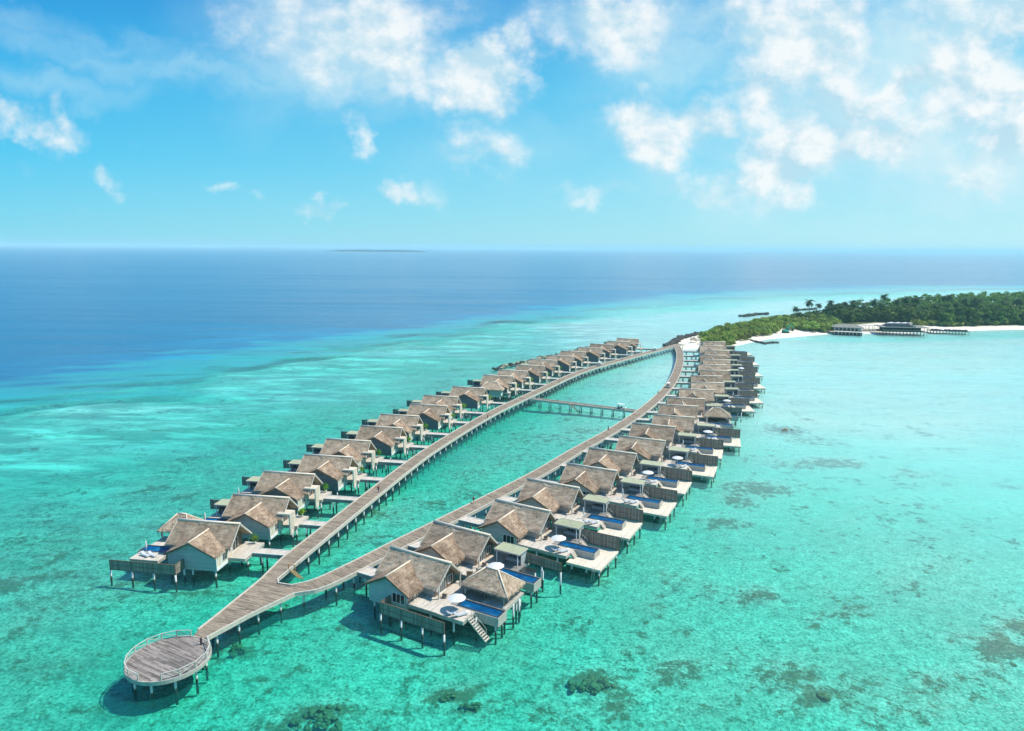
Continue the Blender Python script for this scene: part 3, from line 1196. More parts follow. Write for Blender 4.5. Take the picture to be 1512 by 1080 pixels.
LLpx = [(415, 826), (430, 814), (525, 740), (597, 685), (640, 656), (718.6, 610), (783, 580), (854, 548), (926, 527.6), (983, 512.5), (1003, 508)]
W = 3.7
ll = [at(x, y, DZ) for x, y in LLpx]
cl = []
for i, p in enumerate(ll):
    d = (ll[min(i+1, len(ll)-1)]-ll[max(i-1, 0)]).normalized()
    cl.append((p.x+d.y*W/2, p.y-d.x*W/2))
CL = resample(cl, 1.0)
INpx = [(450, 861), (475, 852), (537, 822), (580, 800), (605, 788), (694, 744), (787, 697), (842, 664.7), (906, 629.7), (948, 601), (972, 580), (986.7, 563), (995.6, 543.7), (999, 529), (998, 518), (994, 511)]
ii = [at(x, y, DZ) for x, y in INpx]
cr = []
for i, p in enumerate(ii):
    d = (ii[min(i+1, len(ii)-1)]-ii[max(i-1, 0)]).normalized()
    cr.append((p.x+d.y*W/2, p.y-d.x*W/2))
CR = resample(cr, 1.0)

bwL = thing('boardwalk', 'long wooden boardwalk along the ocean-side villas, widening towards the round platform', 'boardwalk')
LL, LR = walkway(bwL, CL, W, fh=0.5)
bwR = thing('boardwalk', 'curved wooden boardwalk along the lagoon-side villas', 'boardwalk')
RL, RR = walkway(bwR, CR, W, fh=0.5)

# platform circle
PC = [at(x, y, DZ) for x, y in ((180, 984), (193, 999), (213, 1006), (240, 1007), (270, 998), (295, 984), (307, 966), (262, 939), (232, 949), (205, 962))]
A_ = np.array([[2*p.x, 2*p.y, 1] for p in PC])
b_ = np.array([p.x**2+p.y**2 for p in PC])
s_ = np.linalg.lstsq(A_, b_, rcond=None)[0]
PCX, PCY = float(s_[0]), float(s_[1])
PR = math.sqrt(s_[2]+PCX**2+PCY**2)

# junction apron between the two walks and the platform
lpx = [(283, 943), (292, 931), (325, 905), (385, 856)]
rpx = [(297, 953), (304, 943), (369, 908), (395, 895.5), (435, 877)]
left_edge = [Vector(at(x, y, DZ)[:2]) for x, y in lpx] + [LL[0]]
right_edge = [Vector(at(x, y, DZ)[:2]) for x, y in rpx] + [RR[0]]
notch = [LR[0], Vector(at(410, 856, DZ)[:2]), Vector(at(411, 862, DZ)[:2]), Vector(at(430, 865, DZ)[:2]), RL[0]]
outline = left_edge + notch + right_edge[::-1]
# centreline direction for plank layout
j0 = (left_edge[0]+right_edge[0])/2
jd = (notch[2]-j0).normalized()
apr = MB()
uvf = lambda p: ((p[0]-j0.x)*jd.x+(p[1]-j0.y)*jd.y, (p[0]-j0.x)*jd.y-(p[1]-j0.y)*jd.x)
pts = [(p.x, p.y) for p in outline]
area = sum(pts[i][0]*pts[(i+1) % len(pts)][1]-pts[(i+1) % len(pts)][0]*pts[i][1] for i in range(len(pts)))
if area < 0:
    pts = pts[::-1]
apr.poly(pts, DZ-.18, DZ-.001, uvf)
apr.build('junction_deck', M['walk'], bwL)


def edge_run(root, e, side, name1='kerb', z=DZ, fh=0.5, off=0.0):
    k, f = MB(), MB()
    for i in range(len(e)-1):
        d = (e[i+1]-e[i]).normalized()
    ns = []
    for i in range(len(e)):
        d = (e[min(i+1, len(e)-1)]-e[max(i-1, 0)]).normalized()
        ns.append(Vector((d.y, -d.x))*side)
    for i in range(len(e)-1):
        for (mm, i0, i1, z0, z1) in ((k, -0.13, 0.1, z+.004, z+.205), (f, 0.001, 0.092, z-fh, z+.002)):
            a0, a1 = e[i]+ns[i]*i0, e[i]+ns[i]*i1
            b0, b1 = e[i+1]+ns[i+1]*i0, e[i+1]+ns[i+1]*i1
            mm.face([(*a0, z1), (*a1, z1), (*b1, z1), (*b0, z1)])
            mm.face([(*a1, z0), (*b1, z0), (*b1, z1), (*a1, z1)])
            mm.face([(*b0, z0), (*a0, z0), (*a0, z1), (*b0, z1)])
    k.build('kerb', M['kerb'], root)
    f.build('side_beam', M['kerb'], root)


edge_run(bwL, left_edge[1:], -1)
edge_run(bwL, right_edge[1:], 1)
edge_run(bwL, notch, 1)
for i, (a, b) in enumerate(zip(left_edge, left_edge[1:])):
    n = max(1, int((b-a).length/4))
    for k in range(n):
        q = a.lerp(b, (k+.5)/n) + Vector((0.5, -0.3))
        pile(bwL, q.x, q.y, DZ-.2)
for i, (a, b) in enumerate(zip(right_edge, right_edge[1:])):
    n = max(1, int((b-a).length/3.2))
    for k in range(n):
        q = a.lerp(b, (k+.5)/n) + Vector((-0.35, 0.45))
        pile(bwL, q.x, q.y, DZ-.2)

# ---- round platform
rp = thing('round_platform', 'round wooden lookout platform with white railing at the end of the boardwalk', 'platform', (PCX, PCY, 0))
circ = [(PR*math.cos(t*2*PI/64), PR*math.sin(t*2*PI/64)) for t in range(64)]
m = MB()
ca, sa = math.cos(R(62)), math.sin(R(62))
m.poly(circ, DZ-.2, DZ+.004, lambda p: (p[0]*ca+p[1]*sa, -p[0]*sa+p[1]*ca))
m.build('deck', M['plat'], rp)
m = MB()
for t in range(64):
    a0, a1 = t*2*PI/64, (t+1)*2*PI/64
    q = lambda r, a, z: (r*math.cos(a), r*math.sin(a), z)
    r0, r1 = PR-.06, PR+.1
    m.face([q(r0, a0, DZ+.08), q(r1, a0, DZ+.08), q(r1, a1, DZ+.08), q(r0, a1, DZ+.08)])
    m.face([q(r1, a0, DZ-.5), q(r1, a1, DZ-.5), q(r1, a1, DZ+.08), q(r1, a0, DZ+.08)])
    m.face([q(r0, a1, DZ-.5), q(r0, a0, DZ-.5), q(r0, a0, DZ+.08), q(r0, a1, DZ+.08)])
    m.face([q(r0, a1, DZ-.5), q(r1, a1, DZ-.5), q(r1, a0, DZ-.5), q(r0, a0, DZ-.5)])
m.build('rim', M['fascia'], rp)
for k in range(10):
    a = k*2*PI/10+.3
    pile(rp, (PR-.7)*math.cos(a), (PR-.7)*math.sin(a), DZ-.2)
pile(rp, 0, 0, DZ-.2)
# railing: vertices by angle, open towards the walk and at the front
neck = math.atan2(j0.y-PCY, j0.x-PCX)


def rail_run(a0, a1, n):
    m = MB()
    vs = []
    for i in range(n+1):
        a = a0+(a1-a0)*i/n
        vs.append(Vector(((PR-.05)*math.cos(a), (PR-.05)*math.sin(a), DZ)))
    up = Vector((0, 0, 1))
    tr = m
    for i in range(n):
        tr.bar(vs[i]+up*1.05, vs[i+1]+up*1.05, 0.11, 0.07)
        tr.bar(vs[i]+up*.2, vs[i+1]+up*1.0, 0.06)
        tr.bar(vs[i]+up*.62, vs[i+1]+up*.62, 0.03)
        tr.bar(vs[i]+up*.34, vs[i+1]+up*.34, 0.03)
    ra = tr.build('railing', M['rail'], rp)
    for i in range(n+1):
        p = MB()
        v = vs[i]
        a = a0+(a1-a0)*i/n
        p.bar(v+up*.01, v+up*1.0, 0.12)
        p.build('post', M['kerb'], ra)


rail_run(neck+R(20), R(-106)+2*PI, 8)
rail_run(R(-73), neck-R(17), 5)

# stub railing pieces joining platform to walk
# ---- cross bridge
ba = Vector(at(783, 588.5, DZ)[:2])
bb = Vector(at(938, 607, DZ)[:2])
CB = [ba.lerp(bb, i/40) for i in range(41)]
br = thing('cross_bridge', 'straight wooden footbridge on paired piles linking the two boardwalks', 'bridge')
walkway(br, CB, 2.6, z=DZ-.01, pile_step=4, fh=0.55)
st0 = ba.lerp(bb, 0.42)
bn = Vector(((bb-ba).y, -(bb-ba).x)).normalized()
bd = (bb-ba).normalized()
s0 = st0 + bn*1.9
s1 = s0 + bd*2.4 + bn*0.2
stairs(br, (*s0, DZ), (*(s0+bd*3.6), 0.0), 1.0, 9, 'yellowwood', True)
q = st0 + bn*1.8 - bd*.6
lm = MB()
lm.bar((*(q-bd*0.0), DZ-.08), (*(q+bd*0.9), DZ-.08), 1.1, 0.14)
lm.build('landing', M['walk'], br)


# ------------------------------------------------------------------ link walks
def isect(o, d, line):
    best = None
    for i in range(len(line)-1):
        a, b = line[i], line[i+1]
        e = b-a
        den = d.x*e.y-d.y*e.x
        if abs(den) < 1e-9:
            continue
        t = ((a.x-o.x)*e.y-(a.y-o.y)*e.x)/den
        u = ((a.x-o.x)*d.y-(a.y-o.y)*d.x)/den
        if -0.01 <= u <= 1.01 and t > 0 and (best is None or t < best):
            best = t
    return best


def link_walk(A, ang, x0, y0, y1, line, sgn, label, grp, z):
    fr = frame(A, ang)
    d = Vector((math.cos(ang), math.sin(ang)))*sgn
    o0, o1 = fr(x0, y0), fr(x0, y1)
    t0 = isect(Vector(o0[:2]), d, line)
    t1 = isect(Vector(o1[:2]), d, line)
    if t0 is None or t1 is None:
        t0 = t1 = t0 or t1 or 6.0
    t0 -= 0.12
    t1 -= 0.12
    root = thing('link_walk', label, 'walkway', (A[0], A[1], 0), ang, grp)
    e0, e1 = x0+sgn*t0, x0+sgn*t1
    m = MB()
    P = [(x0, y0), (e0, y0), (e1, y1), (x0, y1)]
    if sgn < 0:
        P = P[::-1]
    m.poly(P, z-.14, z)
    m.build('deck', M['deck'], root)
    f = MB()
    for y, e in ((y0, e0), (y1, e1)):
        f.bar((x0, y, z-.42), (e, y, z-.42), 0.12, 0.5)
    f.build('side_beam', M['darkdeck'], root)
    k = MB()
    for y, e in ((y0+.04, e0), (y1-.04, e1)):
        k.bar((x0, y, z+.05), (e, y, z+.05), 0.1, 0.09)
    k.build('kerb', M['white'], root)
    n = 2 if abs(t0) > 5 else 1
    for i in range(n):
        x = x0+sgn*(min(t0, t1))*(i+.6)/(n+.1)
        for y in (y0+.25, y1-.25):
            pile(root, x, y, z-.2)
    return root


for i in range(20):
    x0 = 2.3 if i else 2.6
    link_walk(LW[i], R(LA[i]), x0, -0.7, 1.5, LL, 1, 'short pale link walk from the ocean-side boardwalk to the %s' % LNAME[i], 'link walks of the ocean-side row', DZ-.01)
for i in range(21):
    link_walk(RW[i], R(RA[i]), -15.2, -2.1, 0.5, RR, -1, 'short link walk from the curved boardwalk to the %s' % RNAME[i], 'link walks of the lagoon-side row', DZ)


# ------------------------------------------------------------------ furniture
def make_lounger():
    root = thing('sun_lounger', 'lounger', 'sun lounger')
    m = MB()
    m.box(-.33, -1.0, .22, .33, .35, .3)
    m.bar((-.3, .36, .27), (-.3, 1.0, .72), .06)
    m.bar((.3, .36, .27), (.3, 1.0, .72), .06)
    m.bar((-.3, .98, .7), (.3, .98, .7), .06)
    m.build('frame', M['white'], root)
    for x, y in ((-.28, -.9), (.28, -.9), (-.28, .3), (.28, .3)):
        l = MB()
        l.box(x-.03, y-.03, 0, x+.03, y+.03, .22)
        l.build('leg', M['white'], root)
    c = MB()
    c.bar((0, -.98, .36), (0, .36, .36), .6, .1)
    c.bar((0, .37, .38), (0, 1.0, .8), .6, .1)
    c.build('cushion', M['cushion'], root)
    return root


def make_umbrella(openu=True, dz=0.0):
    root = thing('parasol', 'parasol', 'parasol')
    m = MB()
    m.tube([(0, 0, 0), (0, 0, 2.45)], .035, 8)
    m.build('pole', M['white'], root, True)
    b = MB()
    b.box(-.35, -.35, 0, .35, .35, .1)
    b.build('base', M['fascia'], root)
    c = MB()
    if openu:
        n = 8
        prof = [(0.02, 2.55), (0.5, 2.42), (1.0, 2.26), (1.45, 2.06)]
        for i in range(n):
            a0, a1 = i*2*PI/n, (i+1)*2*PI/n
            for (r0, z0), (r1, z1) in zip(prof, prof[1:]):
                q = lambda r, a, z: (r*math.cos(a), r*math.sin(a), z)
                am = (a0+a1)/2
                sag = 0.97
                c.face([q(r0, a0, z0), q(r1, a0, z1), q(r1*sag, am, z1-.03), q(r0*sag, am, z0-.02)])
                c.face([q(r0*sag, am, z0-.02), q(r1*sag, am, z1-.03), q(r1, a1, z1), q(r0, a1, z0)])
        c.build('canopy', M['cloth'], root)
    else:
        c.tube([(0, 0, 1.0), (0, 0, 1.3), (0, 0, 2.0), (0, 0, 2.6)], [.1, .2, .15, .04], 10)
        c.build('folded_canopy', M['cloth'], root, True)
    return root


def make_table():
    root = thing('side_table', 'table', 'table')
    m = MB()
    m.tube([(0, 0, .5), (0, 0, .55)], .3, 16)
    m.build('tabletop', M['white'], root)
    m = MB()
    m.tube([(0, 0, 0), (0, 0, .5)], .05, 8)
    m.tube([(0, 0, 0), (0, 0, .03)], .2, 12)
    m.build('pedestal', M['white'], root)
    return root


def make_armchair():
    root = thing('armchair', 'armchair', 'chair')
    m = MB()
    m.box(-.35, -.35, .28, .35, .35, .42)
    m.build('seat', M['cushion'], root)
    m = MB()
    m.bar((-.35, .33, .42), (.35, .4, .42), .1, .1)
    m.box(-.35, .3, .42, .35, .4, .85)
    m.build('backrest', M['timber'], root)
    for s in (-1, 1):
        a = MB()
        a.box(s*.36-.04, -.35, .55, s*.36+.04, .35, .6)
        a.build('armrest', M['timber'], root)
    for x, y in ((-.3, -.3), (.3, -.3), (-.3, .3), (.3, .3)):
        l = MB()
        l.box(x-.03, y-.03, 0, x+.03, y+.03, .28)
        l.build('leg', M['timber'], root)
    return root


lg = make_lounger()
uo, uc = make_umbrella(True), make_umbrella(False)
tb = make_table()
ac = make_armchair()
OPEN = {0, 1, 2, 5, 6, 8, 11, 16}
GL = 'sun loungers on the villa decks'
for i in range(21):
    fr, a = RF[i], R(RA[i])
    zz = 3.0
    if i < 17:
        offs = ((4.3, -6.0, 8), (5.6, -5.9, 3)) if i != 1 else ((4.1, -6.1, 12), (5.3, -6.1, 6))
        for k, (x, y, r) in enumerate(offs):
            p = fr(x, y)
            which = 'nearer the villa' if k == 0 else 'nearer the water'
            place(lg, USED, (p.x, p.y, zz), a+R(90+55+r), 'white sun lounger by the pool of the %s, %s' % (RNAME[i], which), GL)
    if i < 18:
        ux, uy = (4.2, -4.5) if i in OPEN else (2.8, -4.2)
        p = fr(ux, uy)
        if i in OPEN:
            place(uo, USED, (p.x, p.y, zz), a, 'open white parasol by the pool of the %s' % RNAME[i], 'open white parasols')
        else:
            place(uc, USED, (p.x, p.y, zz), a, 'folded white parasol by the pool of the %s' % RNAME[i], 'folded white parasols')
    if i < 9:
        p = fr(6.4, -4.9)
        place(tb, USED, (p.x, p.y, zz), a, 'small round white table beside the loungers of the %s' % RNAME[i], 'small white tables')
        p = fr(0.3, -2.2)
        place(ac, USED, (p.x, p.y, zz), a+R(200), 'low armchair outside the gable doors of the %s' % RNAME[i], 'armchairs outside gable doors')
p = LF[0](-16.3, -3.9)
for i in range(0, 3):
    p = LF[i](-16.9, -4.0)
    place(uc, USED, (p.x, p.y, 2.65), 0, 'folded white parasol by the pool of the %s' % LNAME[i], 'folded white parasols')
    for k, (x, y) in enumerate(((-16.3, -5.2), (-15.0, -5.0))):
        if i > 0:
            break
        p = LF[i](x, y)
        place(lg, USED, (p.x, p.y, 2.65), R(LA[i])+R(70), 'white sun lounger behind the fence of the %s, %s' % (LNAME[i], ['farther out', 'closer in'][k]), GL)
# orange panel / surfboard on R1-R2 boundary


def make_plant():
    root = thing('potted_plant', 'plant', 'plant')
    m = MB()
    m.tube([(0, 0, 0), (0, 0, .5)], [.22, .3], 12)
    m.build('pot', M['pot'], root, True)
    m = MB()
    m.tube([(0, 0, .5), (.03, 0, 1.0), (0, .03, 1.5)], [.05, .04, .02], 6)
    m.build('stem', M['bark'], root, True)
    l = MB()
    rnd = random.Random(4)
    for i in range(150):
        c = Vector((rnd.gauss(0, .36), rnd.gauss(0, .36), 1.45+rnd.gauss(0, .36)))
        d = Vector((rnd.gauss(0, 1), rnd.gauss(0, 1), rnd.gauss(.2, .6))).normalized()
        e = d.cross(Vector((rnd.random(), rnd.random(), rnd.random()))).normalized()*.11
        l.face([c-e, c+d*.3, c+e, c-d*.08])
    l.build('foliage', M['potleaf'], root, weld=False)
    return root


pl = make_plant()
for i in range(0, 14):
    p = LF[i](1.0, 3.3)
    o = place(pl, USED, (p.x, p.y, DZ), random.uniform(0, 6), 'leafy green potted shrub on the entrance deck of the %s' % LNAME[i], 'potted shrubs at villa entrances')
    s = random.uniform(.85, 1.15)
    o.scale = (s, s, s)


# ------------------------------------------------------------------ buggies
def make_buggy():
    root = thing('golf_buggy', 'buggy', 'buggy')
    m = MB()
    m.box(-1.5, -.6, .3, 1.5, .6, .55)
    m.box(-1.5, -.6, .553, -.9, .6, .85)
    m.bar((1.1, 0, .6), (1.5, 0, .85), 1.15, .3)
    m.build('body', M['white'], root)
    for i, x in enumerate((-.75, .25)):
        s = MB()
        s.box(x-.25, -.55, .55, x+.25, .55, .75)
        s.box(x-.33, -.55, .75, x-.22, .55, 1.2)
        s.build('seat', M['dark'], root)
    r = MB()
    r.box(-1.45, -.66, 1.88, 1.2, .66, 1.96)
    r.build('canopy', M['white'], root)
    for x, y in ((-1.35, -.58), (-1.35, .58), (1.1, -.58), (1.1, .58)):
        p = MB()
        p.bar((x, y, .55), (x*.98, y, 1.88), .05)
        p.build('pillar', M['metal'], root)
    for x, y in ((-.95, -.6), (-.95, .6), (.95, -.6), (.95, .6)):
        w = MB()
        s = 1 if y > 0 else -1
        w.tube([(x, y-.09*s, .27), (x, y+.09*s, .27)], .27, 16)
        o = w.build('wheel', M['tyre'], root, True)
        h = MB()
        h.tube([(x, y+.09*s, .27), (x, y+.11*s, .27)], .13, 10)
        h.build('hub', M['metal'], o)
    return root


bg = make_buggy()
GB = 'golf buggies on the boardwalks'


def nearest_dir(line, p):
    i = min(range(len(line)-1), key=lambda k: (line[k]-p).length)
    d = line[min(i+1, len(line)-1)]-line[i]
    return math.atan2(d.y, d.x)


q = ba.lerp(bb, 0.875)
place(bg, USED, (q.x, q.y, DZ), math.atan2((bb-ba).y, (bb-ba).x), 'white-roofed golf buggy on the cross bridge', GB)
for (x, y), line, lab in (((986, 572), CR, 'white-roofed golf buggy on the curved boardwalk by the lagoon-side villas'),
                          ((893, 541), CL, 'white-roofed golf buggy halfway along the far part of the ocean-side boardwalk'),
                          ((971, 518.5), CL, 'white-roofed golf buggy at the island end of the ocean-side boardwalk')):
    p = Vector(at(x, y, DZ)[:2])
    k = min(line, key=lambda c: (c-p).length)
    place(bg, USED, (k.x, k.y, DZ), nearest_dir(line, k), lab, GB)


# ------------------------------------------------------------------ people
def skin_mesh(name, verts, edges, rad, mat, root=0, sub=2):
    me = bpy.data.meshes.new(name)
    me.from_pydata(verts, edges, [])
    o = bpy.data.objects.new(name, me)
    COL.objects.link(o)
    sk = o.modifiers.new('skin', 'SKIN')
    sk.use_smooth_shade = True
    for i, r in enumerate(rad):
        rr = r if isinstance(r, tuple) else (r, r)
        me.skin_vertices[0].data[i].radius = rr
        me.skin_vertices[0].data[i].use_root = (i == root)
    ss = o.modifiers.new('sub', 'SUBSURF')
    ss.levels = sub
    ss.render_levels = sub
    dg = bpy.context.evaluated_depsgraph_get()
    dg.update()
    nm = bpy.data.meshes.new_from_object(o.evaluated_get(dg))
    nm.materials.clear()
    nm.materials.append(mat)
    nm.polygons.foreach_set('use_smooth', [True]*len(nm.polygons))
    bpy.data.objects.remove(o)
    return nm


def make_person(label, shirt, trousers, stride=0.22):
    root_loc = thing('person', label, 'person')
    s = stride
    V = [(0, 0, .95), (0, 0, 1.15), (0, 0.01, 1.38), (0, 0, 1.5), (0, .03, 1.6), (0, .03, 1.72),
         (-.19, 0, 1.42), (-.25, -.05, 1.15), (-.24, .08, .9), (-.235, .12, .81),
         (.19, 0, 1.42), (.25, .05, 1.15), (.24, .14, .92), (.235, .17, .83),
         (-.1, 0, .9), (-.1, s*.6, .5), (-.1, s*.5, .09), (-.1, s*.5+.15, .04),
         (.1, 0, .9), (.1, -s*.3, .5), (.1, -s*1.1, .12), (.1, -s*1.1+.14, .04)]
    E_ = [(0, 1), (1, 2), (2, 3), (3, 4), (4, 5), (2, 6), (6, 7), (7, 8), (8, 9), (2, 10), (10, 11), (11, 12), (12, 13),
          (0, 14), (14, 15), (15, 16), (16, 17), (0, 18), (18, 19), (19, 20), (20, 21)]
    Rd = [(.13, .1), (.12, .09), (.14, .1), .05, .085, .08, .06, .045, .035, .03, .06, .045, .035, .03, .085, .06, .04, .035, .085, .06, .04, .035]
    link('body', skin_mesh('body', V, E_, Rd, M['skin']), root_loc)
    g = 1.18
    sh = skin_mesh('shirt', [V[0], V[1], V[2], V[6], V[7], V[10], V[11]], [(0, 1), (1, 2), (2, 3), (3, 4), (2, 5), (5, 6)],
                   [(.155, .125), (.15, .115), (.165, .125), .078, .06, .078, .06], shirt)
    link('shirt', sh, root_loc)
    tr = skin_mesh('trousers', [V[0], V[14], V[15], V[16], V[18], V[19], V[20]], [(0, 1), (1, 2), (2, 3), (0, 4), (4, 5), (5, 6)],
                   [(.15, .12), .105, .08, .06, .105, .08, .06], trousers)
    link('trousers', tr, root_loc)
    h = MB()
    h.tube([(0, .0, 1.63), (0, 0.0, 1.7), (0, .01, 1.78), (0, .02, 1.815)], [.07, .098, .085, .03], 10)
    h.build('hair', M['hair'], root_loc, True)
    return root_loc


def on_walk(px, py, line, off=0.0):
    p = Vector(at(px, py, DZ)[:2])
    i = min(range(len(line)-1), key=lambda k: (line[k]-p).length)
    d = (line[i+1]-line[i]).normalized()
    n = Vector((d.y, -d.x))
    return line[i]+n*off, math.atan2(d.y, d.x)-PI/2


pe = make_person('person in a red top walking along the ocean-side boardwalk', M['redcloth'], M['bluecloth'])
q, a = on_walk(563, 727, CL, 0.9)
pe.location = (q.x, q.y, DZ)
pe.rotation_euler = (0, 0, a)
pe = make_person('person in a red top walking along the lagoon-side boardwalk', M['redcloth'], M['beigecloth'], 0.18)
q, a = on_walk(701, 745, CR, -1.3)
pe.location = (q.x, q.y, DZ)
pe.rotation_euler = (0, 0, a+PI)


def make_post():
    root = thing('marker_post', 'post', 'post')
    m = MB()
    m.box(-.11, -.11, 0, .11, .11, 1.0)
    m.build('shaft', M['dark'], root)
    m = MB()
    m.box(-.15, -.15, 1.0, .15, .15, 1.12)
    m.build('cap', M['timber'], root)
    return root


mp = make_post()
GP = 'dark posts on the boardwalk edges'
for (x, y, line, off, lab) in ((719, 618, CL, 1.55, 'dark post at the boardwalk edge just before the cross bridge, ocean-side walk'),
                               (828, 566, CL, 1.55, 'dark post at the ocean-side boardwalk edge beyond the cross bridge'),
                               (928, 534, CL, 1.55, 'dark post at the ocean-side boardwalk edge nearest the island'),
                               (901, 636, CR, -1.55, 'dark post at the inner edge of the curved boardwalk below the cross bridge'),
                               (975, 582, CR, -1.55, 'dark post at the inner edge of the curved boardwalk above the cross bridge')):
    q, a = on_walk(x, y, line, off)
    place(mp, USED, (q.x, q.y, DZ), a, lab, GP)
q = Vector((PCX, PCY)) + Vector((math.cos(neck-R(16)), math.sin(neck-R(16))))*(PR-.9)
place(mp, USED, (q.x, q.y, DZ), 0, 'dark post on the round platform where the boardwalk joins it', GP)

# water steps in the notch with orange rails
ws = thing('water_steps', 'golden wooden steps with orange posts going down to the water at the fork', 'steps')
w0 = at(431, 842, DZ)
w1 = at(444, 852, 0.2)
stairs(ws, (w0.x, w0.y, DZ-.05), (w1.x, w1.y, -.1), 1.1, 8, 'yellowwood')
m = MB()
dv = Vector((w1.x-w0.x, w1.y-w0.y, 0)).normalized()
sv = Vector((-dv.y, dv.x, 0))
for k in (-.7, .7):
    m.bar(Vector((w0.x, w0.y, DZ))+sv*k, Vector((w0.x, w0.y, DZ+1.1))+sv*k, .14)
m.bar(Vector((w0.x, w0.y, DZ+1.0))-sv*.7, Vector((w0.x, w0.y, DZ+1.0))+sv*.7, .1, .12)
m.build('post', M['orange'], ws)

# orange door/board between first and second villa
sb = thing('surfboard_rack', 'upright golden wooden panel standing on the deck between the two nearest lagoon-side villas', 'panel')
p0 = RF[0](0.9, 4.5)
sb.location = (p0.x, p0.y, 3.0)
sb.rotation_euler = (0, 0, R(RA[0]+20))
m = MB()
m.box(-.5, -.05, 0, .5, .05, 1.9)
m.build('board', M['yellowwood'], sb)
m = MB()
m.box(-.58, -.08, 0, -.502, .08, 2.0)
m.box(.502, -.08, 0, .58, .08, 2.0)
m.build('frame', M['kerb'], sb)

# dividing wall between first and second villa
dw = thing('divider_wall', 'pale dividing wall between the two nearest lagoon-side villas', 'wall', (RW[0].x, RW[0].y, 0), R(RA[0]))
m = MB()
m.box(1.0, 6.3, 2.6, 6.0, 6.45, 4.7)
m.build('panel', M['board'], dw)
m = MB()
m.box(0.95, 6.27, 4.702, 6.05, 6.48, 4.78)
m.build('cap', M['kerb'], dw)
for x in (1.5, 5.5):
    pile(dw, x, 6.37, 2.6)


# ------------------------------------------------------------------ TERRAIN
def segdist(P, poly):
    """distance and signed side of grid points to an open polyline (numpy)"""
    best = np.full(P.shape[0], 1e18)
    side = np.zeros(P.shape[0])
    for (ax, ay), (bx, by) in zip(poly, poly[1:]):
        dx, dy = bx-ax, by-ay
        L2 = dx*dx+dy*dy
        t = np.clip(((P[:, 0]-ax)*dx+(P[:, 1]-ay)*dy)/L2, 0, 1)
        qx, qy = ax+t*dx, ay+t*dy
        d = np.hypot(P[:, 0]-qx, P[:, 1]-qy)
        s = dx*(P[:, 1]-ay)-dy*(P[:, 0]-ax)
        k = d < best
        best[k] = d[k]
        side[k] = np.sign(s[k])
    return best, side


def inpoly(P, poly):
    x, y = P[:, 0], P[:, 1]
    c = np.zeros(len(x), bool)
    n = len(poly)
    j = n-1
    for i in range(n):
        xi, yi = poly[i]
        xj, yj = poly[j]
        k = ((yi > y) != (yj > y)) & (x < (xj-xi)*(y-yi)/((yj-yi)+1e-12)+xi)
        c ^= k
        j = i
    return c


def axis_pts(a0, a1, step, lo, hi, g=1.13):
    v = list(np.arange(a0, a1+.01, step))
    s = step
    x = a1
    while x < hi:
        s *= g
        x += s
        v.append(min(x, hi))
    s = step
    x = a0
    pre = []
    while x > lo:
        s *= g
        x -= s
        pre.append(max(x, lo))
    return np.array(pre[::-1]+v)


xs = axis_pts(-160, 620, 3.5, -45000, 45000)
ys = axis_pts(30, 900, 3.5, -2500, 45000)
GX, GY = np.meshgrid(xs, ys)
P = np.stack([GX.ravel(), GY.ravel()], 1)
# reef edge: left of it (seen from its start) the bottom falls away
edge_px = [(-900, 730), (-300, 672), (0, 626), (150, 599), (260, 577), (400, 541), (520, 520), (640, 505), (760, 488), (880, 474), (1000, 464), (1080, 457), (1160, 450), (1260, 446), (1400, 440), (1512, 434)]
edge = [tuple(at(x, y, 0)[:2]) for x, y in edge_px]
edge += [(edge[-1][0]+4000, edge[-1][1]+500)]
dist, side = segdist(P, edge)
sd = dist*side      # positive = left of direction = seaward
sn = np.array([noise.noise(Vector((x*.012, y*.012, 0)))+.5*noise.noise(Vector((x*.04, y*.04, 3))) for x, y in P])
sn2 = np.array([noise.noise(Vector((x*.05, y*.05, 9)))+.6*noise.noise(Vector((x*.11, y*.11, 4))) for x, y in P])
sn3 = np.array([noise.noise(Vector((x*.02+y*.01, y*.09-x*.03, 11)))+.5*noise.noise(Vector((x*.05+y*.02, y*.2-x*.06, 13))) for x, y in P])
sd = sd + sn*26 + sn2*16 + sn3*30
lag = np.array([noise.noise(Vector((x*.009, y*.014, 7))) for x, y in P])
far = np.clip((P[:, 1]-110)/200, 0, 1)*(.2+.8*np.clip((P[:, 0]+60)/110, 0, 1))
depth = 1.95 + .5*lag - 1.2*far - 0.8*np.clip((P[:, 0]-10)/120, 0, 1) - 0.15*np.exp(-((sd+25)/45)**2)*np.clip((P[:, 0]+400)/200, 0, 1)
depth = np.maximum(depth, 0.3)
sdw = 1 + 1.6*np.clip((P[:, 0]+60)/420, 0, 1)
sd = np.where(sd > 0, sd/sdw, sd)
depth = depth + np.where(sd > 0, 0.05*np.clip(sd, 0, 45) + 0.14*np.clip(sd-45, 0, 300), 0)
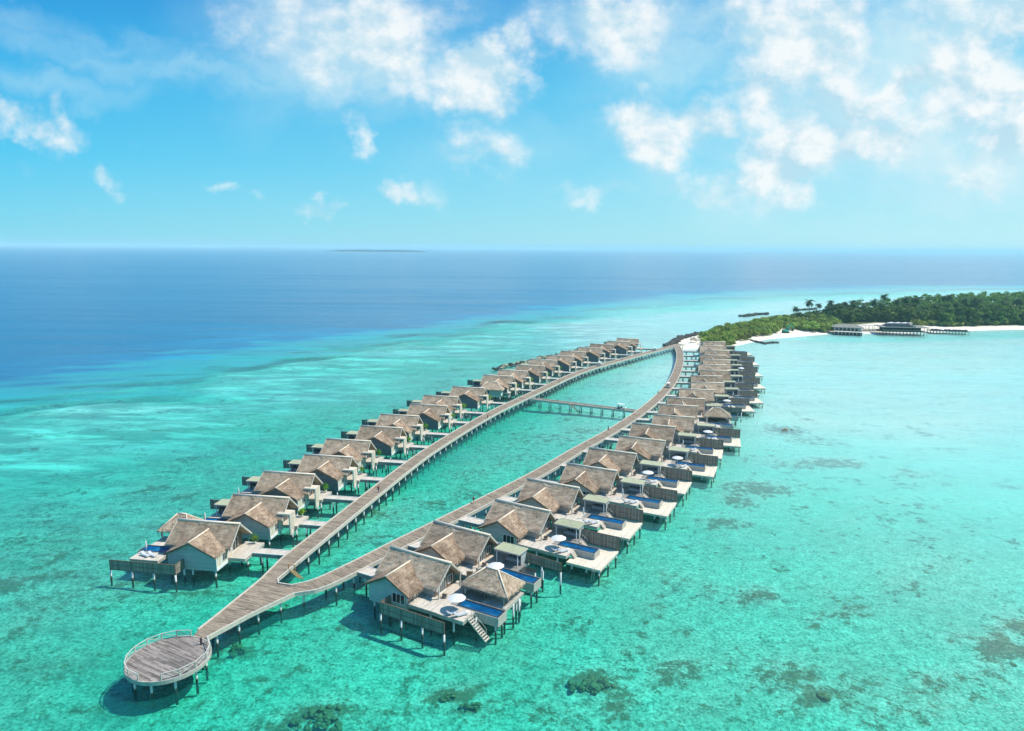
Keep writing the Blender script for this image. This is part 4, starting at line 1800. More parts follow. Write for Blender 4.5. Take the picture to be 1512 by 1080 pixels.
# island
isl_px = [(988, 511), (1002, 500), (1036, 492), (1075, 483), (1110, 477), (1150, 470), (1185, 464), (1215, 464), (1260, 462), (1350, 455), (1512, 449), (1800, 445), (2300, 444), (2300, 489), (1512, 487), (1432, 489), (1370, 492), (1300, 493), (1240, 492.5), (1180, 497.5), (1140, 501), (1115, 505), (1090, 511), (1062, 513.5), (1040, 515), (1020, 517), (1003, 516)]
isl = [tuple(at(x, y, 0)[:2]) for x, y in isl_px]
di, _ = segdist(P, isl+[isl[0]])
ins = inpoly(P, isl)
depth = depth - .1*np.clip(-P[:, 0]/120, 0, 1)*np.where(sd < 0, 1, 0) + .25*np.clip(-P[:, 0]/120, 0, 1)*np.clip((P[:, 1]-90)/120, 0, 1)*1.2*sn3
for pxl, amp, sg in (([(1215, 500), (1300, 500), (1400, 497), (1512, 494), (1700, 492)], 1.7, 13), ([(600, 700), (790, 596), (930, 537), (985, 518)], .7, 12), ([(440, 860), (300, 950)], .5, 14), ([(560, 850), (1000, 640), (1120, 560)], .35, 14)):
    dd_, _ = segdist(P, [tuple(at(x, y, 0)[:2]) for x, y in pxl])
    depth = depth + amp*np.exp(-(dd_/sg)**2)
zb = -depth
# shoreline slope
shore = np.clip(di, 0, 1e9)
shallow = np.clip(0.12+shore*0.07, 0, 40)
zb = np.where(ins, np.minimum(1.9, 0.02+di*0.085) + 0.0, np.maximum(zb, -shallow))
hm = np.array([noise.noise(Vector((x*.3, y*.3, 1)))*.06 for x, y in P])
zb = zb + hm



def grid_mesh(name, xs, ys, z, attrs, mat):
    nx, ny = len(xs), len(ys)
    me = bpy.data.meshes.new(name)
    v = np.stack([GX.ravel(), GY.ravel(), z], 1)
    idx = np.arange(nx*ny).reshape(ny, nx)
    f = np.stack([idx[:-1, :-1].ravel(), idx[:-1, 1:].ravel(), idx[1:, 1:].ravel(), idx[1:, :-1].ravel()], 1)
    me.from_pydata(v.tolist(), [], f.tolist())
    for k, a in attrs.items():
        at_ = me.attributes.new(k, 'FLOAT', 'POINT')
        at_.data.foreach_set('value', a.astype(np.float32))
    me.polygons.foreach_set('use_smooth', [True]*len(me.polygons))
    me.materials.append(mat)
    me.update()
    return me


# coral patches: (px, py, rx, ry, strength) measured in the photo, laid on the bottom
patches = [(1120, 725, 45, 10, .9), (1090, 745, 25, 8, .9), (1230, 688, 42, 7, .9), (1160, 690, 30, 6, .6), (1068, 777, 35, 8, .85), (1250, 775, 18, 6, .5), (1350, 706, 28, 5, .6),
           (1200, 655, 30, 8, .6), (1160, 640, 28, 6, .9), (1200, 600, 40, 6, .4), (1310, 655, 25, 4, .4), (1420, 590, 60, 5, .35), (1250, 545, 40, 4, .3),
           (985, 856, 18, 6, .7), (1020, 870, 35, 6, .6), (1118, 880, 26, 9, 1.0), (1095, 893, 16, 6, .8), (1050, 880, 18, 6, .7), (1160, 905, 20, 6, .6), (1250, 918, 30, 7, .7), (1225, 958, 18, 5, .5),
           (835, 960, 14, 10, .6), (872, 1010, 30, 14, 1.1), (1213, 1027, 26, 14, 1.0), (1165, 1010, 36, 10, .7), (1150, 985, 15, 6, .6), (1485, 965, 38, 14, 1.1), (1500, 932, 18, 9, 1.), (1425, 955, 22, 8, .7), (1475, 912, 20, 5, .5), (1440, 1010, 50, 9, .4),
           (470, 1062, 50, 12, 1.1), (560, 1050, 60, 10, .5), (665, 1028, 30, 8, 1.0), (700, 1042, 22, 8, .9), (735, 1015, 25, 8, .6), (590, 1062, 30, 8, .8), (800, 1055, 20, 7, .7), (925, 1055, 18, 7, .8), (1035, 1065, 45, 9, .6), (400, 1070, 20, 6, .6),
           (352, 958, 16, 7, 1.0), (325, 977, 9, 4, .9), (300, 880, 24, 8, .8), (20, 865, 35, 10, .9), (130, 870, 50, 10, .4), (235, 722, 25, 6, .7), (165, 760, 22, 5, .6), (300, 696, 30, 5, .4), (90, 900, 60, 12, .35),
           (10, 970, 30, 7, .5), (560, 760, 30, 8, .55), (590, 768, 25, 8, .5), (640, 745, 30, 7, .6), (690, 730, 25, 7, .55), (680, 752, 20, 5, .5), (560, 800, 30, 7, .5), (505, 835, 30, 8, .6), (690, 700, 40, 8, .4), (800, 650, 50, 8, .45), (860, 640, 30, 6, .5), (730, 660, 40, 6, .35),
           (900, 570, 40, 4, .4), (840, 590, 40, 5, .3), (930, 545, 25, 3, .4), (60, 800, 70, 12, .35), (480, 900, 60, 14, .3), (1380, 840, 40, 8, .35), (1330, 745, 60, 8, .3), (1480, 660, 50, 6, .35), (1000, 990, 50, 10, .35), (1360, 1040, 60, 12, .35)]
rp_ = random.Random(31)
for k in range(120):
    if k % 3 == 0:
        px, py = rp_.uniform(0, 330), rp_.uniform(640, 900)
    elif k % 3 == 1:
        px, py = rp_.uniform(330, 1512), rp_.uniform(965, 1080)
    else:
        px, py = rp_.choice([rp_.uniform(0, 420), rp_.uniform(860, 1512)]), rp_.uniform(860, 1075)
    f_ = (py-366)/700
    patches.append((px, py, rp_.uniform(10, 34)*f_+4, rp_.uniform(4, 9)*f_+1.5, rp_.uniform(.3, .72)))
cor = np.zeros(len(P))
for (px, py, rx, ry, s) in patches:
    c = at(px, py, -1.7)
    e = at(px+rx, py, -1.7)
    g = at(px, py+ry, -1.7)
    ax = abs(e.x-c.x)*1.25
    ay = abs(g.y-c.y)*1.25
    # ellipse in world axes, sheared along the sight line is left out on purpose
    q = ((P[:, 0]-c.x)/max(ax, 1.2))**2 + ((P[:, 1]-c.y)/max(ay, 1.2))**2
    cor = np.maximum(cor, s*(.82 if px > 980 and py < 900 else 1)*np.clip(1.25-q*.75, 0, 1))


zb = zb + np.where(zb < -.9, .55*np.clip(cor, 0, 1), 0)
depthw = np.clip(-zb, 0.02, 60)


def seabed_mat():
    m, nt, b = newmat('seabed_sand')
    g = N(nt, 'ShaderNodeNewGeometry')
    pos = g.outputs['Position']
    ca = N(nt, 'ShaderNodeAttribute', attribute_name='coral')
    n1 = noisen(nt, pos, 0.55, 5, 0.72)
    n2 = noisen(nt, mapv(nt, pos, (1, 1.0, 1)), 0.06, 4, 0.6)
    rip_caustic = noisen(nt, mapv(nt, pos, (1.2, 1.2, 0), rot=(0, 0, .4)), 1.6, 3, 0.75)
    sand = mixc(nt, maprange(nt, n2, 0.3, 0.7), (0.58, 0.62, 0.5), (0.88, 0.88, 0.76))
    caustic2 = noisen(nt, mapv(nt, pos, (1, 1, 0)), 0.5, 5, 0.75)
    caustic_mix = mathn(nt, 'ADD', mathn(nt, 'MULTIPLY', rip_caustic, 0.55), mathn(nt, 'MULTIPLY', caustic2, 0.45))  # mottling in place of caustic light on the bottom
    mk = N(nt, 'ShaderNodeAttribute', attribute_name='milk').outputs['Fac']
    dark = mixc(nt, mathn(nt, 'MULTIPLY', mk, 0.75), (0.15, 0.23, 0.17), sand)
    sand = mixc(nt, maprange(nt, caustic_mix, 0.4, 0.6), dark, sand)  # caustic light and dark cells painted into the sand colour
    sand = mixc(nt, mathn(nt, 'MULTIPLY', mk, 0.6), sand, (0.86, 0.86, 0.78))
    rf = N(nt, 'ShaderNodeAttribute', attribute_name='reef').outputs['Fac']
    fl = N(nt, 'ShaderNodeAttribute', attribute_name='fil').outputs['Fac']
    rn = noisen(nt, mapv(nt, pos, (0.5, 1, 0), rot=(0, 0, -.35)), 0.16, 6, 0.72)
    sand = mixc(nt, mathn(nt, 'MULTIPLY', rf, maprange(nt, rn, 0.38, 0.64, 0.1, 0.75)), sand, mixc(nt, maprange(nt, caustic_mix, 0.42, 0.58), (0.17, 0.17, 0.13), (0.38, 0.35, 0.28)))
    fn = noisen(nt, mapv(nt, pos, (0.3, 1, 0), rot=(0, 0, .5)), 0.1, 6, 0.7)
    filc = mixc(nt, maprange(nt, fn, 0.45, 0.62), (0.3, 0.34, 0.3), (0.95, 0.95, 0.9))
    sand = mixc(nt, mathn(nt, 'MULTIPLY', fl, 0.9), sand, filc)
    # sparse rubble and sea grass everywhere plus charted coral
    n3 = noisen(nt, pos, 0.11, 5, 0.7)
    bg_ = maprange(nt, n3, 0.47, 0.7, 0, 0.66)
    k = mathn(nt, 'MAXIMUM', ca.outputs['Fac'], bg_)
    th = mathn(nt, 'ADD', mathn(nt, 'MULTIPLY', k, 0.62), mathn(nt, 'ADD', mathn(nt, 'MULTIPLY', mathn(nt, 'SUBTRACT', n1, 0.5), 1.7), mathn(nt, 'MULTIPLY', mathn(nt, 'SUBTRACT', noisen(nt, pos, 2.4, 4, 0.75), 0.5), 0.7)))
    cm = maprange(nt, th, 0.22, 0.42)
    ncol = noisen(nt, pos, 1.7, 6, 0.8)
    coral = ramp(nt, ncol, [(0.3, (0.07, 0.06, 0.04)), (0.52, (0.2, 0.15, 0.085)), (0.72, (0.5, 0.4, 0.24))])
    wet = mixc(nt, mathn(nt, 'MULTIPLY', cm, 0.93), sand, coral)
    sz = N(nt, 'ShaderNodeSeparateXYZ')
    nt.links.new(pos, sz.inputs[0])
    dryf = maprange(nt, sz.outputs[2], -0.05, 0.35)
    nd = noisen(nt, pos, 0.25, 5, 0.6)
    dry = mixc(nt, nd, (0.68, 0.59, 0.46), (0.82, 0.75, 0.63))
    va = N(nt, 'ShaderNodeAttribute', attribute_name='veg')
    dry = mixc(nt, va.outputs['Fac'], dry, mixc(nt, nd, (0.05, 0.07, 0.025), (0.12, 0.14, 0.05)))
    c = mixc(nt, dryf, wet, dry)
    nt.links.new(c, b.inputs['Base Color'])
    b.inputs['Roughness'].default_value = 0.95
    b.inputs['Specular IOR Level'].default_value = 0.1
    bump(nt, b, rip_caustic, 0.5, 0.2)
    return m


SEA = {}


def sea_mat():
    m = bpy.data.materials.new('sea_water')
    m.use_nodes = True
    nt = m.node_tree
    nt.nodes.clear()
    out = N(nt, 'ShaderNodeOutputMaterial')
    g = N(nt, 'ShaderNodeNewGeometry')
    pos = g.outputs['Position']
    d = N(nt, 'ShaderNodeAttribute', attribute_name='depth').outputs['Fac']
    var = noisen(nt, mapv(nt, pos, (1, 1, 0)), 0.03, 4, 0.6)
    dv = mathn(nt, 'MULTIPLY', d, maprange(nt, var, 0.3, 0.7, 0.82, 1.2))
    # colour-selective absorption on the way through
    cols = []
    for k, s in ((0.66, 'r'), (0.03, 'g'), (0.085, 'b')):
        e = mathn(nt, 'EXPONENT', mathn(nt, 'MULTIPLY', dv, -k))
        cols.append(e)
    cb = N(nt, 'ShaderNodeCombineColor')
    for i, c in enumerate(cols):
        nt.links.new(c, cb.inputs[i])
    tr = N(nt, 'ShaderNodeBsdfTransparent')
    nt.links.new(cb.outputs[0], tr.inputs[0])
    # light scattered back by the water body itself
    n1 = noisen(nt, mapv(nt, pos, (0.35, 1.0, 0)), 0.009, 5, 0.6)
    f = maprange(nt, d, 1.5, 30)
    body = ramp(nt, f, [(0.0, (0.02, 0.46, 0.45)), (0.09, (0.02, 0.44, 0.52)), (0.2, (0.01, 0.29, 0.44)), (0.33, (0.006, 0.2, 0.36)), (0.5, (0.004, 0.15, 0.28)), (1.0, (0.002, 0.12, 0.24))])
    n9 = mathn(nt, 'ADD', mathn(nt, 'MULTIPLY', noisen(nt, mapv(nt, pos, (0.11, 1.0, 0), rot=(0, 0, .05)), 0.035, 5, 0.7), 0.55), mathn(nt, 'MULTIPLY', noisen(nt, mapv(nt, pos, (0.1, 1.0, 0), rot=(0, 0, .02)), 0.006, 6, 0.6), 0.45))
    body = mixc(nt, maprange(nt, mathn(nt, 'ADD', mathn(nt, 'MULTIPLY', n1, .2), mathn(nt, 'MULTIPLY', n9, .8)), 0.42, 0.57, 0, 0.9), body, (0.0, 0.06, 0.15), 'MIX')
    bodym = mixc(nt, maprange(nt, d, 2.5, 9), ramp(nt, f, [(0.0, (0.02, 0.44, 0.41)), (1.0, (0.02, 0.44, 0.45))]), body)
    df = N(nt, 'ShaderNodeBsdfDiffuse')
    nt.links.new(bodym, df.inputs[0])
    mx = N(nt, 'ShaderNodeMixShader')
    fac = ramp(nt, maprange(nt, d, 0.0, 20), [(0.0, (0, 0, 0)), (0.1, (0.07, 0.07, 0.07)), (0.17, (0.68, 0.68, 0.68)), (0.4, (1, 1, 1))])
    nt.links.new(fac, mx.inputs[0])
    nt.links.new(tr.outputs[0], mx.inputs[1])
    nt.links.new(df.outputs[0], mx.inputs[2])
    ml = N(nt, 'ShaderNodeAttribute', attribute_name='milk').outputs['Fac']
    dm = N(nt, 'ShaderNodeBsdfDiffuse')
    dm.inputs[0].default_value = (0.4, 0.84, 0.77, 1)
    mm = N(nt, 'ShaderNodeMixShader')
    nt.links.new(mathn(nt, 'MULTIPLY', ml, maprange(nt, var, 0.3, 0.7, 0.34, 0.52)), mm.inputs[0])
    nt.links.new(mx.outputs[0], mm.inputs[1])
    nt.links.new(dm.outputs[0], mm.inputs[2])
    mx = mm
    # surface
    w1 = noisen(nt, mapv(nt, pos, (1.0, 1.8, 1), rot=(0, 0, .5)), 0.9, 4, 0.68)
    w2 = noisen(nt, mapv(nt, pos, (0.5, 1.2, 1), rot=(0, 0, .25)), 0.12, 4, 0.6)
    hgt = mathn(nt, 'ADD', mathn(nt, 'MULTIPLY', w1, 0.35), w2)
    bp = N(nt, 'ShaderNodeBump')
    bp.inputs['Strength'].default_value = 1.0
    bp.inputs['Distance'].default_value = 0.5
    nt.links.new(hgt, bp.inputs['Height'])
    gl = N(nt, 'ShaderNodeBsdfGlossy')
    gl.inputs['Roughness'].default_value = 0.22
    gl.inputs['Color'].default_value = (0.9, 0.95, 1, 1)
    nt.links.new(bp.outputs[0], gl.inputs['Normal'])
    fr = N(nt, 'ShaderNodeFresnel')
    fr.inputs['IOR'].default_value = 1.33
    nt.links.new(bp.outputs[0], fr.inputs['Normal'])
    mf = N(nt, 'ShaderNodeMixShader')
    nt.links.new(mathn(nt, 'MINIMUM', mathn(nt, 'MULTIPLY', fr.outputs[0], maprange(nt, n9, 0.4, 0.6, 0.6, 1.2)), 0.6), mf.inputs[0])
    nt.links.new(mx.outputs[0], mf.inputs[1])
    nt.links.new(gl.outputs[0], mf.inputs[2])
    nt.links.new(mf.outputs[0], out.inputs[0])
    return m


vegp = [tuple(at(x, y, 1.5)[:2]) for x, y in [(1140, 480), (1165, 474), (1215, 472), (1245, 466), (1290, 462), (1350, 457), (1512, 452), (1800, 449), (1800, 480), (1512, 481), (1400, 483), (1345, 480), (1300, 478), (1240, 484), (1190, 487)]]
dv_, _ = segdist(P, vegp+[vegp[0]])
veg = np.where(inpoly(P, vegp), np.clip(dv_/5, 0, 1), 0)
dcl, scl = segdist(P, [(p.x, p.y) for p in CL[::8]])
reef = np.where(scl > 0, np.clip((dcl-12)/25, 0, 1), 0)*np.clip((-sd-25)/70, 0, 1)
fil = np.exp(-((sd+28)/42)**2)*np.clip(1-(P[:, 0]-60)/120, 0, 1)
milk = np.clip((P[:, 0]-5)/120, 0, 1)*np.clip((P[:, 1]-70)/160, 0, 1)*(1+.35*lag)*np.where(sd > 0, np.clip(1-sd/90, 0, 1), 1)
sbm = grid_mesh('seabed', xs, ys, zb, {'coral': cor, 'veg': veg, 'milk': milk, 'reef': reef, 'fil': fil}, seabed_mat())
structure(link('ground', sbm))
sea = grid_mesh('sea', xs, ys, np.zeros(len(P)), {'depth': depthw, 'milk': milk}, sea_mat())
structure(link('sea', sea))

# ------------------------------------------------------------------ rocks and breakwaters
def rock_blob(m, c, r, rnd, flat=0.7, sub=2, rough=0.2):
    """lumpy boulder appended to builder"""
    bm = bmesh.new()
    bmesh.ops.create_icosphere(bm, subdivisions=sub, radius=1)
    o = Vector((rnd.uniform(0, 99), rnd.uniform(0, 99), rnd.uniform(0, 99)))
    sx, sy = rnd.uniform(.8, 1.25), rnd.uniform(.8, 1.25)
    for v in bm.verts:
        n = 1+noise.noise(v.co*1.3+o)*.5+noise.noise(v.co*3.1+o)*rough+noise.noise(v.co*7+o)*rough*.7
        v.co = Vector((v.co.x*sx*n*r, v.co.y*sy*n*r, v.co.z*flat*n*r))
    for f in bm.faces:
        m.face([v.co+Vector(c) for v in f.verts])
    bm.free()


def breakwater(pxs, label, r=1.0, w=3.0, mat='rock', mat2=None, z=0.2, name='breakwater', dens=1.3):
    pts = [at(x, y, 0) for x, y in pxs]
    m, m2 = MB(), MB()
    rnd = random.Random(int(pxs[0][0]))
    for a, b in zip(pts, pts[1:]):
        n = max(2, int((b-a).length/r*dens))
        for i in range(n):
            p = a.lerp(b, (i+rnd.random())/n)
            p += Vector((rnd.uniform(-w/2, w/2), rnd.uniform(-w/2, w/2), z+rnd.uniform(-.2, .35)))
            rock_blob(m2 if (mat2 and rnd.random() < .4) else m, p, r*rnd.uniform(.6, 1.2), rnd)
    o = m.build(name, M[mat], None)
    tag(o, label, 'breakwater')
    if mat2:
        m2.build('pale_rocks', M[mat2], o)
    return o


breakwater([(727, 546), (745, 542), (768, 537), (795, 531), (822, 526), (850, 519), (880, 513)], 'low rock breakwater in the sea behind the ocean-side villas', 1.1, 4, 'rock', 'rocklight')
breakwater([(984, 513), (994, 507), (1003, 502), (1013, 498.5), (1025, 496), (1038, 493)], 'dark rock bank along the sandy tip where the boardwalks reach land', 1.3, 4.5, 'rock', None, 0.7, dens=2.2)
breakwater([(1097, 468), (1115, 465.5), (1132, 464.5)], 'detached dark rock breakwater in the sea beyond the shrubs', 1.6, 4.5, 'rock', None, .6, dens=2.2)
breakwater([(1174, 459), (1190, 458), (1203, 457)], 'short dark breakwater behind the tall palm', 1.6, 4, 'rock', None, .5, dens=2)
breakwater([(1222, 454), (1240, 452), (1252, 452)], 'dark breakwater seen above the row of palms', 1.6, 4, 'rock', None, .5, dens=2)
breakwater([(1271, 450.5), (1280, 449.5), (1292, 448.5)], 'farthest dark breakwater at the edge of the wood', 1.8, 4, 'rock', None, .5, dens=2)
breakwater([(1093, 500.5), (1110, 504), (1130, 508.5), (1136, 507), (1150, 507)], 'thin dark line of rocks running from the beach into the lagoon', .7, 1.6, 'rock', None, .35, 'groyne', 1.8)


def coral_head(px, py, r, label, n=5, z=-1.3, spread=1.0):
    z = z+.55 if z < 0 else z
    c = at(px, py, z)
    r *= .8
    m = MB()
    rnd = random.Random(int(px*3+py))
    for i in range(n*(3 if n > 5 else 1)):
        p = Vector((rnd.gauss(0, r*.75*spread), rnd.gauss(0, r*.6*spread), rnd.uniform(-.4, 0)))
        rock_blob(m, p, r*rnd.uniform(.18, .5)*(1 if n > 5 else 1.6), rnd, .5, 3, .5)
    o = m.build('coral_head', M['coralrock'], None, True, loc=c)
    tag(o, label, 'coral')
    return o


coral_head(1213, 1027, 1.3, 'round brown coral boulder under the water at bottom right', 3, -1.2, .3)
coral_head(872, 1010, 1.5, 'broad dark coral patch alone below the nearest corner villa', 14, -1.6, 1.1)
coral_head(470, 1062, 1.3, 'long brown coral patch at the bottom edge below the round platform', 16, -1.6, 1.9)
coral_head(663, 1027, 1.0, 'brown coral clump near the bottom edge, left of the two small ones', 7, -1.6, 1.1)
coral_head(698, 1042, 0.9, 'small olive coral clump right of the brown one near the bottom edge', 6, -1.6, 1.)
coral_head(1485, 965, 1.6, 'dark coral patch at the right edge of the lagoon', 16, -1.7, 1.5)
coral_head(1113, 880, 1.4, 'dark coral patch in the open lagoon right of the lagoon-side villas', 13, -1.7, 1.3)
coral_head(352, 958, 1.0, 'olive coral patch beside the boardwalk piles near the round platform', 7, -1.6, 1.0)
coral_head(1158, 634, 1.1, 'small dark rocks breaking the surface in the lagoon beside the villas', 7, 0.1, 1.3)


# ------------------------------------------------------------------ vegetation
def leafy(m, center, rx, ry, rz, n, size, rnd, flat=0.0):
    c = Vector(center)
    for i in range(n):
        u = Vector((rnd.gauss(0, 1), rnd.gauss(0, 1), rnd.gauss(0, 1))).normalized()
        rr = rnd.random()**.35
        if u.z < -0.3:
            u.z *= .4
        p = c + Vector((u.x*rx*rr, u.y*ry*rr, u.z*rz*rr))
        nrm = (u + Vector((rnd.gauss(0, .6), rnd.gauss(0, .6), rnd.gauss(.3, .5)))).normalized()
        t = nrm.cross(Vector((rnd.random(), rnd.random(), rnd.random()))).normalized()
        b = nrm.cross(t)
        s = size*rnd.uniform(.6, 1.3)
        m.face([p-t*s, p-b*s*.6, p+t*s, p+b*s*.6])


def make_tree(kind, seed):
    rnd = random.Random(seed)
    root = thing(kind, 'tree', 'tree' if kind != 'beach_shrub' else 'shrub')
    t = MB()
    l = MB()
    if kind == 'beach_shrub':
        Hh, rad = 5.0, 3.6
        ncl, nl, sz, mat = 12, 95, .34, 'shrub'
    else:
        Hh, rad = 13.0, 4.8
        ncl, nl, sz, mat = 20, 95, .6, 'leaf'
    base = Vector((0, 0, -.3))
    top = Vector((rnd.uniform(-.5, .5), rnd.uniform(-.5, .5), Hh*.55))
    t.tube([base, base.lerp(top, .5)+Vector((.2, .1, 0)), top], [Hh*.03, Hh*.022, Hh*.014], 7)
    for i in range(ncl):
        a = rnd.uniform(0, 2*PI)
        rr = rad*math.sqrt(rnd.random())*.78
        z = Hh*(.12 + .72*rnd.random()*(1-.4*rr/rad)) if kind != 'beach_shrub' else Hh*(.16+.6*rnd.random()*(1-.5*rr/rad))
        c = Vector((rr*math.cos(a), rr*math.sin(a), z))
        s = base.lerp(top, rnd.uniform(.4, 1))
        t.tube([s, s.lerp(c, .6)+Vector((0, 0, .2)), c], [Hh*.01, Hh*.007, Hh*.003], 5)
        q = rad*rnd.uniform(.3, .46)
        leafy(l, c, q, q, q*.72, nl, sz, rnd)
    t.build('trunk', M['bark'], root, True)
    l.build('crown', M[mat], root, weld=False)
    return root


def make_palm(seed, Hh=13.0, lean=1.2):
    rnd = random.Random(seed)
    root = thing('palm_tree', 'palm', 'palm')
    t = MB()
    a = rnd.uniform(0, 2*PI)
    top = Vector((math.cos(a)*lean, math.sin(a)*lean, Hh))
    t.tube([(0, 0, -.3), (top.x*.2, top.y*.2, Hh*.4), (top.x*.55, top.y*.55, Hh*.75), top], [.28, .2, .17, .15], 8)
    t.build('trunk', M['palebark'], root, True)
    m = MB()
    nf = 30
    for i in range(nf):
        az = i*2*PI/nf*1.618*4+rnd.uniform(-.1, .1)
        el = rnd.uniform(-.75, 1.25)
        L = rnd.uniform(3.2, 4.2)
        d = Vector((math.cos(az)*math.cos(el), math.sin(az)*math.cos(el), math.sin(el)))
        pts = []
        p = top.copy()
        n = 9
        for k in range(n+1):
            pts.append(p.copy())
            p = p + d*L/n
            d = (d+Vector((0, 0, -.2))).normalized()
        for k in range(n):
            f = k/n
            w = .95*math.sin(PI*min(1, f*.85+.15))+.1
            dd = (pts[k+1]-pts[k]).normalized()
            sd_ = dd.cross(Vector((0, 0, 1)))
            if sd_.length < .1:
                sd_ = Vector((-math.sin(az), math.cos(az), 0))
            sd_.normalize()
            for s in (-1, 1):
                for j in (0, .5):
                    q = pts[k].lerp(pts[k+1], j)
                    tip = q+sd_*s*w+dd*.35+Vector((0, 0, -.35*w))
                    m.face([q, q+dd*.2, tip])
    m.build('crown', M['palm'], root, weld=False)
    return root


def zland(x, y):
    """height of the built ground at a point, from the terrain grid"""
    i = int(np.clip(np.searchsorted(xs, x)-1, 0, len(xs)-2))
    j = int(np.clip(np.searchsorted(ys, y)-1, 0, len(ys)-2))
    Z = zb.reshape(len(ys), len(xs))
    return float(Z[j:j+2, i:i+2].mean())


shr = [make_tree('beach_shrub', 200+i) for i in range(4)]
trs = [make_tree('broadleaf_tree', 300+i) for i in range(4)]
plm = [make_palm(400+i, 12+i*.8, .6+.5*i) for i in range(4)]


def scatter(protos, polypx, spacing, label, group, smin, smax, seed, zs=(0, 0), maxn=300):
    rnd = random.Random(seed)
    poly = [tuple(at(x, y, 1.5)[:2]) for x, y in polypx]
    x0, x1 = min(p[0] for p in poly), max(p[0] for p in poly)
    y0, y1 = min(p[1] for p in poly), max(p[1] for p in poly)
    pts = []
    y = y0
    row = 0
    while y < y1:
        x = x0+(row % 2)*spacing/2
        while x < x1:
            q = (x+rnd.uniform(-.4, .4)*spacing, y+rnd.uniform(-.4, .4)*spacing)
            if inpoly(np.array([q]), poly)[0]:
                pts.append(q)
            x += spacing
        y += spacing*.87
        row += 1
    pts.sort(key=lambda p: p[1])
    pts = pts[:maxn]
    for q in pts:
        pr = rnd.choice(protos)
        s = rnd.uniform(smin, smax)*(1 + (.3*max(0, min(1, (q[0]-250)/130)) if 'wood on' in label else 0))
        o = place(pr, USED, (q[0], q[1], zland(*q)-.1), rnd.uniform(0, 6.28), label, group)
        o.scale = (s*rnd.uniform(.9, 1.1), s*rnd.uniform(.9, 1.1), s)
    return pts


scatter(shr, [(1038, 506), (1042, 498), (1075, 487), (1110, 480), (1150, 476), (1152, 489), (1120, 497), (1085, 504), (1073, 512), (1045, 512)], 5.6,
        'rounded green shrub in the dense thicket on the sandy tip', 'shrubs of the thicket on the sandy tip', 1.0, 1.55, 11, maxn=150)
scatter(shr, [(1140, 478), (1160, 472), (1200, 468), (1232, 470), (1236, 486), (1225, 489), (1190, 488.5), (1168, 488), (1150, 484)], 6.2,
        'green shrub along the beach between the excavator and the grey-roofed building', 'shrubs behind the beach', 1.1, 1.7, 12, maxn=90)
scatter(shr, [(1350, 481.5), (1380, 483), (1420, 482), (1512, 480), (1600, 479.5), (1600, 477), (1512, 477), (1420, 479), (1380, 479.5)], 7.0,
        'low green shrub at the foot of the wood above the beach', 'shrubs at the foot of the wood', .9, 1.5, 13, maxn=55)


def wood_edge():
    return scatter(trs, [(1225, 474), (1240, 478), (1300, 476), (1345, 480), (1400, 482), (1512, 480), (1640, 480), (1640, 473), (1512, 471), (1400, 472), (1330, 466), (1270, 464), (1215, 469)], 7.2,
                   'dark green broadleaf tree in the wood on the island', 'trees of the island wood', .75, 1.15, 14, maxn=230)


wood_edge()


def wood_mass():
    rnd = random.Random(77)
    poly = [tuple(at(x, y, 1.5)[:2]) for x, y in [(1235, 468), (1270, 464), (1330, 466.5), (1400, 471.5), (1512, 470.5), (1700, 471), (1700, 446), (1512, 449), (1420, 454), (1340, 458), (1290, 461), (1250, 464)]]
    m = MB()
    x0, x1 = min(p[0] for p in poly), max(p[0] for p in poly)
    y0, y1 = min(p[1] for p in poly), max(p[1] for p in poly)
    y = y0
    while y < y1:
        x = x0
        while x < x1:
            q = (x+rnd.uniform(-3, 3), y+rnd.uniform(-3, 3))
            if inpoly(np.array([q]), poly)[0]:
                hgt = rnd.uniform(8.5, 13)*(1+.38*max(0, min(1, (q[0]-260)/140)))
                for k in range(4):
                    r = rnd.uniform(1.8, 3)
                    leafy(m, (q[0]+rnd.uniform(-2, 2), q[1]+rnd.uniform(-2, 2), hgt-rnd.uniform(.5, 4.5)), r, r, r*.8, 26, .8, rnd)
            x += 7.5
        y += 7.5
    o = m.build('woodland', M['leaf'], None, weld=False)
    tag(o, 'dense dark green wood covering the island behind its front trees', 'wood', None, 'stuff')


wood_mass()
scatter(trs, [(1163, 479), (1200, 481), (1245, 478), (1245, 468), (1200, 470), (1172, 474)], 6.5,
        'low leafy tree among the palms at the left end of the island wood', 'low trees under the palms', .45, .72, 21, maxn=60)
# palms
GPm = 'palms of the island'
pal = [(1194, 477, 1.35, 'tall palm standing above all the others near the white tent'), (1172, 480, 1.0, 'palm at the left end of the palm group, beside the sea'),
       (1210, 476, 1.0, None), (1221, 475, 1.05, None), (1233, 474, 1.0, None), (1237, 472, .95, None), (1249, 474, 1.05, None), (1256, 473, 1.0, None), (1261, 474, 1.1, 'palm with a wide crown above the grey-roofed building'),
       (1271, 474, .9, None), (1227, 478, .9, None), (1243, 478, .9, None), (1178, 483, .8, None)]
for k in range(26):
    x = 1290+k*11+random.uniform(-6, 6)
    pal.append((x, random.uniform(468, 479), random.uniform(.85, 1.15), None))
for k, (x, y, s, lab) in enumerate(pal):
    p = at(x, y, 1.5)
    o = place(plm[k % 4], USED, (p.x, p.y, zland(p.x, p.y)-.1), k*1.7, lab or ('slender palm in the row of palms left of the grey-roofed building' if x < 1280 else 'palm crown among the trees of the island wood'), GPm)
    s *= 1.02 if x < 1280 else 1.22
    o.scale = (s, s, s)


